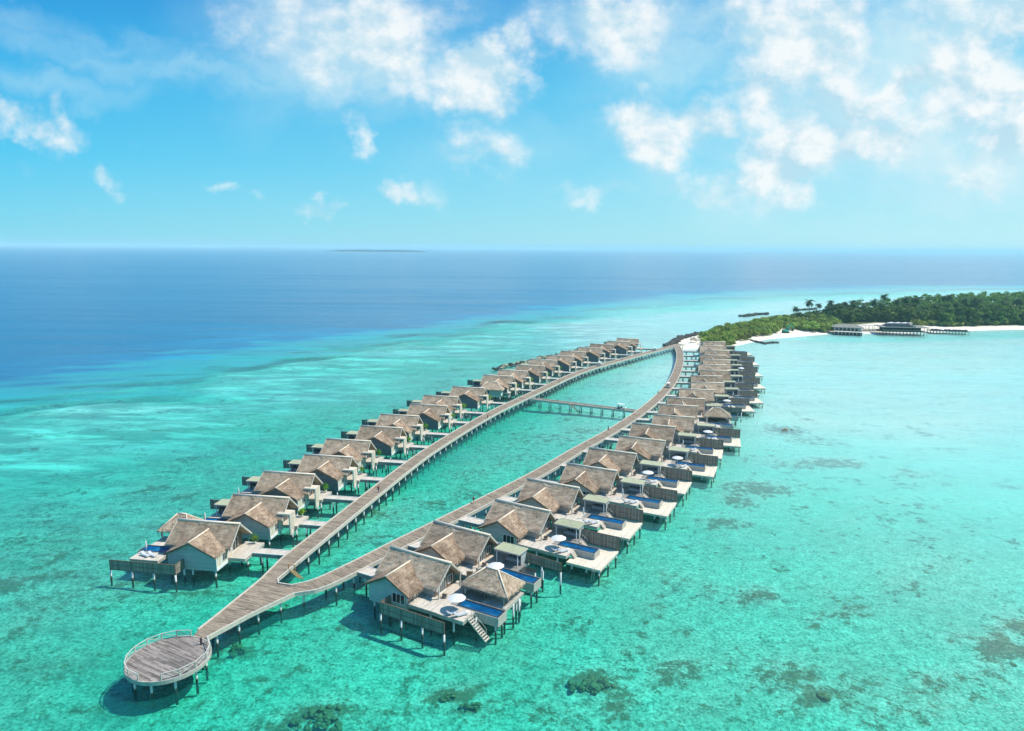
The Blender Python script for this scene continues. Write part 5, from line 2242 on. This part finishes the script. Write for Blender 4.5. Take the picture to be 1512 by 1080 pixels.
# ------------------------------------------------------------------ island buildings and machines
def oriented(name, label, cat, pa, pb, z=0):
    """thing whose x axis runs from photo point pa to pb on the ground"""
    a, b = at(*pa, z), at(*pb, z)
    d = b-a
    t = thing(name, label, cat, (a.x, a.y, 0), math.atan2(d.y, d.x))
    return t, d.length


t, L = oriented('beach_house', 'low grey-roofed building with pale walls and a wooden terrace on the beach', 'building', (1230, 494), (1273, 496))
m = MB()
m.box(0.8, 3.5, 1.0, L-.5, 12, 5.2)
w_ = m.build('wall', M['board'], t)
for x in np.arange(1.6, L-2.5, 2.6):
    window(t, 'window', 'y', 3.49, float(x), float(x)+1.7, 2.6, 4.6, -1, 2, .12, 'dark')
m = MB()
# shallow hip roof
x0, x1, y0, y1, ze, zr = -0.8, L+.9, 2.0, 13.2, 5.2, 7.2
A, B = Vector((x0+4.5, 7.6, zr)), Vector((x1-4.5, 7.6, zr))
c00, c10, c11, c01 = Vector((x0, y0, ze)), Vector((x1, y0, ze)), Vector((x1, y1, ze)), Vector((x0, y1, ze))
for f in ((c00, c10, B, A), (c11, c01, A, B), (c10, c11, B), (c01, c00, A)):
    m.face(list(f))
m.face([c01, c11, c10, c00])
m.box(x0, y0, ze-.25, x1, y1, ze-.01)
m.build('roof', M['greyroof'], t)
m = MB()
m.box(0.2, -3.2, 2.35, L, 3.48, 2.55)
m.build('terrace', M['sun_deck'], t)
m = MB()
m.box(0.6, -2.7, 0.2, L-.4, 3.3, 2.3)
m.build('terrace_base', M['dark'], t)
for x in np.arange(.7, L, 2.4):
    pile(t, float(x), -3.0, 2.4)

t, L = oriented('canopy_walk', 'flat-roofed open walkway joining the beach house to the restaurant', 'canopy', (1274, 491), (1303, 491))
m = MB()
m.box(0, 0, 4.9, L, 4.5, 5.1)
m.build('roof', M['kerb'], t)
m = MB()
m.box(0, 0.2, 1.9, L, 4.3, 2.1)
m.build('floor', M['deck'], t)
for x in np.arange(.6, L, 3.4):
    for y in (.4, 4.0):
        p = MB()
        p.box(float(x)-.1, y-.1, 0.3, float(x)+.1, y+.1, 4.9)
        p.build('post', M['kerb'], t)

t, L = oriented('restaurant', 'dark overwater restaurant on stilts with a long flat roof and umbrellas on top', 'building', (1302, 495), (1370, 496.5))
m = MB()
m.box(0, 0, 2.4, L, 14, 2.8)
m.build('floor', M['timber'], t)
m = MB()
m.box(3, 5, 2.8, L-3, 13.5, 5.0)
m.build('wall', M['dark'], t)
m = MB()
m.box(-.6, -.8, 5.6, L+.6, 14.6, 5.95)
m.build('roof', M['greyroof'], t)
m = MB()
for k in range(3):
    m.box(4+k*.8, 1.5+k*1.2, 5.96+k*.55, L-8-k*1.5, 12-k*.8, 6.5+k*.55)
m.build('roof_terrace', M['solar'], t)
for x in np.linspace(.4, L-.4, 14):
    p = MB()
    p.box(float(x)-.1, .1, 2.8, float(x)+.1, .3, 5.6)
    p.build('post', M['timber'], t)
    pile(t, float(x), .5, 2.4)
    pile(t, float(x), 5, 2.4)
m = MB()
m.bar((0, .15, 3.8), (L, .15, 3.8), .1)
m.bar((0, .15, 3.3), (L, .15, 3.3), .06)
m.build('railing', M['steel'], t)
rl = t
uu = make_umbrella(True)
for k, x in enumerate(np.linspace(6, L-11, 7)):
    v = Matrix.Rotation(rl.rotation_euler.z, 3, 'Z') @ Vector((float(x), 4+2*(k % 2), 0))
    o = place(uu, USED, (rl.location.x+v.x, rl.location.y+v.y, 7.0), 0, 'small pale parasol on the roof terrace of the overwater restaurant', 'parasols on the restaurant roof')
    o.scale = (1.2, 1.2, .8)

t, L = oriented('pier', 'low pier on stilts with dark loungers beside the overwater restaurant', 'pier', (1373, 493), (1432, 495))
m = MB()
m.box(0, 0, 1.9, L, 9, 2.2)
m.build('deck', M['timber'], t)
for x in np.linspace(.5, L-.5, 13):
    pile(t, float(x), .4, 1.9)
    pile(t, float(x), 8, 1.9)
m = MB()
m.bar((0, .1, 2.32), (L, .1, 2.32), .15)
m.build('edge_rail', M['rail'], t)
pr_ = t
fb = thing('beanbag', 'dark seat cushion on the low pier', 'cushion')
m = MB()
rb = random.Random(5)
rock_blob(m, (0, 0, .35), .75, rb, .55)
o = m.build('seat', M['navy'], fb, True)
for k in range(22):
    v = Matrix.Rotation(pr_.rotation_euler.z, 3, 'Z') @ Vector((2+k*(L-4)/21, random.uniform(1.5, 7), 0))
    o = place(fb, USED, (pr_.location.x+v.x, pr_.location.y+v.y, 2.2), random.uniform(0, 6), 'dark seat cushion on the low pier beside the restaurant', 'dark cushions on the pier')
    s = random.uniform(1, 1.7)
    o.scale = (s, s, s)

# excavator
ex = thing('excavator', 'green excavator on the beach in front of the shrubs', 'excavator')
e0 = at(1160, 492, 1.0)
ex.location = (e0.x, e0.y, zland(e0.x, e0.y))
ex.rotation_euler = (0, 0, R(20))
for y in (-1.3, 1.3):
    m = MB()
    m.box(-2, y-.35, 0, 2, y+.35, .9)
    m.build('track', M['tyre'], ex)
m = MB()
m.box(-2.2, -1.5, 1.0, 1.3, 1.5, 2.3)
m.build('body', M['greenpaint'], ex)
m = MB()
m.box(.1, -1.45, 2.3, 1.5, -.1, 3.7)
c_ = m.build('cab', M['greenpaint'], ex)
m = MB()
m.box(.25, -1.48, 2.6, 1.53, -.2, 3.5)
m.build('window', M['glass'], c_)
m = MB()
m.bar((1.2, .4, 2.1), (3.6, .4, 5.6), .55, .7)
m.bar((3.6, .4, 5.6), (6.6, .4, 4.9), .5, .6)
m.build('boom', M['greenpaint'], ex)
m = MB()
m.bar((6.5, .4, 5.1), (6.9, .4, 2.4), .4, .45)
m.build('arm', M['greenpaint'], ex)
m = MB()
m.bar((6.9, .4, 2.5), (6.4, .4, .9), 1.1, 1.0)
m.build('bucket', M['timber'], ex)

# white tent
tn = thing('beach_tent', 'small white pyramid tent among the shrubs', 'tent')
p = at(1191, 481, 1.5)
tn.location = (p.x, p.y, 0.5)
m = MB()
z0_, z1_ = 4.6, 7.6
cs = [(-2.6, -2.6), (2.6, -2.6), (2.6, 2.6), (-2.6, 2.6)]
for i in range(4):
    a, b = cs[i], cs[(i+1) % 4]
    m.face([(*a, z0_), (*b, z0_), (b[0]*.25, b[1]*.25, z0_+1.1), (a[0]*.25, a[1]*.25, z0_+1.1)])
    m.face([(a[0]*.25, a[1]*.25, z0_+1.1), (b[0]*.25, b[1]*.25, z0_+1.1), (0, 0, z1_)])
m.build('canopy', M['cloth'], tn)
for x, y in cs:
    q = MB()
    q.box(x*.96-.05, y*.96-.05, 0, x*.96+.05, y*.96+.05, 4.6)
    q.build('pole', M['rail'], tn)

# mast
ms = thing('radio_mast', 'slim dark lattice mast rising above the wood at the right edge', 'mast')
p = at(1509, 470, 1.5)
ms.location = (p.x, p.y, 0)
m = MB()
hM = 30
for sx_, sy_ in ((-.5, -.4), (.5, -.4), (0, .5)):
    m.bar((sx_, sy_, 0), (sx_*.6, sy_*.6, hM), .14)
for k in range(15):
    z = k*2
    m.bar((-.5, -.4, z), (.5, -.4, z+2), .07)
    m.bar((.5, -.4, z), (0, .5, z+2), .07)
m.build('lattice', M['dark'], ms)
m = MB()
m.tube([(0, 0, hM-.3), (0, 0, hM+2)], .3, 8)
m.build('antenna', M['metal'], ms)

# sandy ramp hut at landing
sp = thing('landing_shade', 'small brown thatched shade on the sand where the boardwalks reach land', 'shade')
p = at(1024, 506, 1.2)
sp.location = (p.x, p.y, zland(p.x, p.y))
hip_roof(sp, -2, -1.6, 2, 1.6, 2.2, 3.5, -.5, .5, 0, 170, .2)
for x, y in ((-1.6, -1.2), (1.6, -1.2), (-1.6, 1.2), (1.6, 1.2)):
    q = MB()
    q.box(x-.06, y-.06, 0, x+.06, y+.06, 2.3)
    q.build('post', M['timber'], sp)

# distant islets on the horizon
for (xa, xb, y, lab, dd, hh) in ((484, 627, 0, 'long flat blue-green islet on the horizon', 9000, 24), (330, 415, 0, 'faint low islet on the horizon left of the long one', 20000, 22)):
    xa_, xb_ = (xa-756)/F*dd, (xb-756)/F*dd
    m = MB()
    rnd = random.Random(int(xa))
    n = 60
    tops = [hh*(.55+.45*rnd.random())*min(1, 6*(i/n)*(1-i/n)+.15) for i in range(n+1)]
    for i in range(n):
        x0, x1 = xa_+(xb_-xa_)*i/n, xa_+(xb_-xa_)*(i+1)/n
        m.face([(x0, dd, 0), (x1, dd, 0), (x1, dd, tops[i+1]), (x0, dd, tops[i])])
        m.face([(x1, dd+600, 0), (x0, dd+600, 0), (x0, dd+600, tops[i]), (x1, dd+600, tops[i+1])])
        m.face([(x0, dd, tops[i]), (x1, dd, tops[i+1]), (x1, dd+600, tops[i+1]), (x0, dd+600, tops[i])])
    o = m.build('islet', M['islet'], None)
    tag(o, lab, 'island')

# ------------------------------------------------------------------ haze
hz = MB()
hz.box(-46000, -3000, -75, 46000, 46000, 100)
hm_ = bpy.data.materials.new('haze_air')
hm_.use_nodes = True
nt = hm_.node_tree
nt.nodes.clear()
out = N(nt, 'ShaderNodeOutputMaterial')
pvn = N(nt, 'ShaderNodeVolumePrincipled')
pvn.inputs['Color'].default_value = (0.62, 0.95, 1.0, 1)
pvn.inputs['Density'].default_value = 0.00009
pvn.inputs['Anisotropy'].default_value = 0.0
nt.links.new(pvn.outputs[0], out.inputs['Volume'])
HAZE = True
if HAZE:
    ho = hz.build('haze', hm_, None)
    ho['kind'] = 'stuff'
    ho['label'] = 'thin pale sea haze'

# ------------------------------------------------------------------ light and sky
SUN_EL, SUN_AZ = R(57), R(8)       # direction towards the sun: azimuth from +x towards +y
sdv = Vector((math.cos(SUN_EL)*math.cos(SUN_AZ), math.cos(SUN_EL)*math.sin(SUN_AZ), math.sin(SUN_EL)))
sl = bpy.data.lights.new('sun', 'SUN')
sl.energy = 4.4
sl.angle = R(0.5)
sl.color = (1, 0.94, 0.84)
so = bpy.data.objects.new('sun', sl)
COL.objects.link(so)
so.rotation_euler = (-sdv).to_track_quat('-Z', 'Y').to_euler()

wd = bpy.data.worlds.new('World')
sc.world = wd
wd.use_nodes = True
nt = wd.node_tree
bgd = nt.nodes['Background']
sky = N(nt, 'ShaderNodeTexSky', sky_type='NISHITA')
sky.sun_disc = False
sky.sun_elevation = SUN_EL
sky.sun_rotation = PI/2 - SUN_AZ
sky.altitude = 50
sky.air_density = 1.0
sky.dust_density = 0.6
sky.ozone_density = 2.0
tc = N(nt, 'ShaderNodeTexCoord')
gen = tc.outputs['Generated']
sx = N(nt, 'ShaderNodeSeparateXYZ')
nt.links.new(gen, sx.inputs[0])
X, Y, Z = sx.outputs
Yc = mathn(nt, 'MAXIMUM', Y, 0.05)
uu_ = mathn(nt, 'DIVIDE', X, Yc)
vv_ = mathn(nt, 'DIVIDE', Z, Yc)
cuv = N(nt, 'ShaderNodeCombineXYZ')
nt.links.new(uu_, cuv.inputs[0])
nt.links.new(vv_, cuv.inputs[1])
uv = cuv.outputs[0]


def suv(px, py):
    x = (px-756)/F
    y = -(py-540)/F
    c, s = math.cos(ROLL), math.sin(ROLL)
    x, y = c*x-s*y, s*x+c*y
    d = (x, math.cos(PITCH)+y*math.sin(PITCH), -math.sin(PITCH)+y*math.cos(PITCH))
    return d[0]/d[1], d[2]/d[1]


# warp so that cloud outlines billow
wn_ = N(nt, 'ShaderNodeTexNoise')
wn_.inputs['Scale'].default_value = 9
wn_.inputs['Detail'].default_value = 6
wn_.inputs['Roughness'].default_value = 0.6
nt.links.new(uv, wn_.inputs['Vector'])
wsub = N(nt, 'ShaderNodeVectorMath', operation='SUBTRACT')
nt.links.new(wn_.outputs['Color'], wsub.inputs[0])
wsub.inputs[1].default_value = (.5, .5, .5)
wsc = N(nt, 'ShaderNodeVectorMath', operation='SCALE')
wsc.inputs['Scale'].default_value = 0.14
nt.links.new(wsub.outputs[0], wsc.inputs[0])
wad = N(nt, 'ShaderNodeVectorMath', operation='ADD')
nt.links.new(uv, wad.inputs[0])
nt.links.new(wsc.outputs[0], wad.inputs[1])
wuv = wad.outputs[0]


def blob(px, py, rx, ry, s, rot=0):
    u, v = suv(px, py)
    m = N(nt, 'ShaderNodeMapping', vector_type='TEXTURE')
    m.inputs['Location'].default_value = (u, v, 0)
    m.inputs['Rotation'].default_value = (0, 0, R(rot))
    m.inputs['Scale'].default_value = (rx/F, ry/F, 1)
    nt.links.new(wuv, m.inputs['Vector'])
    l = N(nt, 'ShaderNodeVectorMath', operation='LENGTH')
    nt.links.new(m.outputs[0], l.inputs[0])
    return maprange(nt, l.outputs['Value'], 1.35, 0.0, 0.0, s, True)


def blobs(lst):
    acc = None
    for b in lst:
        o = blob(*b)
        acc = o if acc is None else mathn(nt, 'MAXIMUM', acc, o)
    return acc


firm = blobs([(x, y, rx*1.38, ry*1.36, q*.92+.06, *r) for x, y, rx, ry, q, *r in [(702, 120, 62, 46, 1.0), (735, 140, 40, 30, .7), (540, 40, 120, 95, .72), (590, 60, 60, 80, .7), (450, 30, 90, 60, .55), (900, 25, 100, 48, .85), (960, 40, 60, 40, .55), (760, 62, 30, 36, .65),
              (958, 188, 66, 50, 1.0), (1035, 186, 46, 34, .75), (1180, 95, 62, 50, .85), (1170, 40, 80, 60, .75), (1230, 20, 50, 60, .7), (1175, 225, 90, 50, .85), (1150, 262, 55, 36, .95), (1260, 205, 100, 40, .8), (1235, 130, 60, 40, .7),
              (1330, 112, 75, 24, .9, 25), (1280, 150, 50, 40, .7), (1490, 200, 60, 45, .85), (1500, 15, 60, 40, .9), (1420, 60, 110, 120, .62), (1180, 60, 100, 70, .8), (1440, 90, 110, 120, .78), (1130, 150, 70, 60, .68), (1330, 190, 60, 50, .55), (1210, 180, 110, 90, .62), (1100, 20, 90, 50, .6), (1460, 120, 70, 70, .6), (1450, 255, 70, 30, .5), (1400, 20, 60, 60, .6), (380, 15, 60, 40, .5), (620, 110, 40, 40, .5),
              (48, 188, 62, 26, .62), (85, 170, 22, 26, .5), (165, 265, 30, 18, .55, -25), (543, 208, 14, 26, .45), (598, 276, 32, 15, .6), (470, 292, 46, 14, .6, -15), (505, 305, 25, 10, .45), (345, 278, 34, 13, .4), (690, 205, 46, 34, .5), (735, 225, 50, 36, .55), (680, 240, 60, 26, .45), (1060, 275, 90, 20, .45), (880, 285, 60, 14, .4), (640, 280, 50, 16, .3)]])
soft = blobs([(1430, 150, 300, 240, 1.25), (1120, 60, 280, 110, 1.1), (1200, 230, 290, 120, .9), (980, 150, 200, 110, .35), (520, 60, 230, 140, .7), (1420, 330, 260, 60, .6), (800, 30, 120, 60, .3), (720, 210, 170, 80, .35), (250, 95, 340, 30, .62, -8), (150, 55, 260, 24, .5, -10), (420, 135, 300, 18, .42, -4), (100, 125, 220, 26, .4), (1350, 60, 110, 90, .3)])
cn = N(nt, 'ShaderNodeTexNoise')
cn.inputs['Scale'].default_value = 10
cn.inputs['Detail'].default_value = 9
cn.inputs['Roughness'].default_value = 0.58
nt.links.new(mapv(nt, uv, (1, 1.25, 1)), cn.inputs['Vector'])
cf = cn.outputs['Fac']
dens = mathn(nt, 'ADD', firm, mathn(nt, 'MULTIPLY', mathn(nt, 'SUBTRACT', cf, 0.5), 1.25))
dens = maprange(nt, dens, 0.13, 0.8, 0, 0.94, True)
sn_ = N(nt, 'ShaderNodeTexNoise')
sn_.inputs['Scale'].default_value = 5
sn_.inputs['Detail'].default_value = 6
nt.links.new(mapv(nt, wuv, (0.7, 2.2, 1), rot=(0, 0, .1)), sn_.inputs['Vector'])
sd2 = mathn(nt, 'MULTIPLY', soft, maprange(nt, sn_.outputs['Fac'], 0.34, 0.6, 0.12, 1.05))
fr_ = mathn(nt, 'GREATER_THAN', Y, 0.06)
# sky seen elsewhere than ahead: scattered fair-weather cloud from the direction itself
gn = N(nt, 'ShaderNodeTexNoise')
gn.inputs['Scale'].default_value = 3.2
gn.inputs['Detail'].default_value = 8
nt.links.new(mapv(nt, gen, (1, 1, 2.2)), gn.inputs['Vector'])
back = maprange(nt, gn.outputs['Fac'], 0.52, 0.7, 0, .8, True)
cl_f = mathn(nt, 'ADD', dens, mathn(nt, 'MULTIPLY', sd2, mathn(nt, 'SUBTRACT', 1.0, dens)))
cl_f = mathn(nt, 'ADD', mathn(nt, 'MULTIPLY', cl_f, fr_), mathn(nt, 'MULTIPLY', back, mathn(nt, 'SUBTRACT', 1.0, fr_)))
# clear sky: physical sky, graded towards the clear tropical cyan of the place
skyc = mixc(nt, 1.0, sky.outputs[0], (0.2, 0.8, 1.2), 'MULTIPLY')
east = maprange(nt, mathn(nt, 'ADD', uu_, mathn(nt, 'MULTIPLY', vv_, -0.3)), -0.75, 0.75, 0, 1)
zf = maprange(nt, Z, 0.0, 0.36)
gw = ramp(nt, zf, [(0.0, (.24, .63, .76)), (.3, (.085, .52, .76)), (.6, (.04, .40, .72)), (.95, (.014, .2, .58))])
ge = ramp(nt, zf, [(0.0, (.53, .78, .80)), (.3, (.34, .71, .79)), (.6, (.14, .60, .78)), (.95, (.07, .42, .72))])
gr = mixc(nt, 1.0, mixc(nt, east, gw, ge), (9.6, 9.6, 9.6), 'MULTIPLY')
skyc = mixc(nt, 0.82, skyc, gr)
cn2 = N(nt, 'ShaderNodeTexNoise')
cn2.inputs['Scale'].default_value = 10
cn2.inputs['Detail'].default_value = 9
cn2.inputs['Roughness'].default_value = 0.58
nt.links.new(mapv(nt, uv, (1, 1.25, 1), loc=(.016, .02, 0)), cn2.inputs['Vector'])
shade = mathn(nt, 'ADD', mathn(nt, 'MULTIPLY', mathn(nt, 'SUBTRACT', cf, cn2.outputs['Fac']), 2.6), mathn(nt, 'MULTIPLY', cf, 1.0))
cs_ = mixc(nt, maprange(nt, shade, .2, .8), (4.2, 6.1, 7.1), (7.6, 7.9, 8.0))
skyc = mixc(nt, mathn(nt, 'MULTIPLY', mathn(nt, 'MULTIPLY', sd2, 0.85), fr_), skyc, (5.0, 7.0, 7.7))
fin = mixc(nt, mathn(nt, 'ADD', mathn(nt, 'MULTIPLY', dens, fr_), mathn(nt, 'MULTIPLY', back, mathn(nt, 'SUBTRACT', 1.0, fr_))), skyc, cs_)
nt.links.new(fin, bgd.inputs['Color'])
bgd.inputs['Strength'].default_value = 0.1

# ------------------------------------------------------------------ render settings
sc.view_settings.view_transform = 'Standard'
sc.view_settings.look = 'None'
sc.view_settings.exposure = 0.3
sc.view_settings.gamma = 1.0
sc.render.engine = 'CYCLES'
cy = sc.cycles
cy.max_bounces = 6
cy.diffuse_bounces = 2
cy.glossy_bounces = 2
cy.transmission_bounces = 2
cy.transparent_max_bounces = 6
cy.volume_bounces = 2
cy.caustics_reflective = False
cy.caustics_refractive = False
cy.use_denoising = True
cy.use_adaptive_sampling = True
cy.adaptive_threshold = 0.02
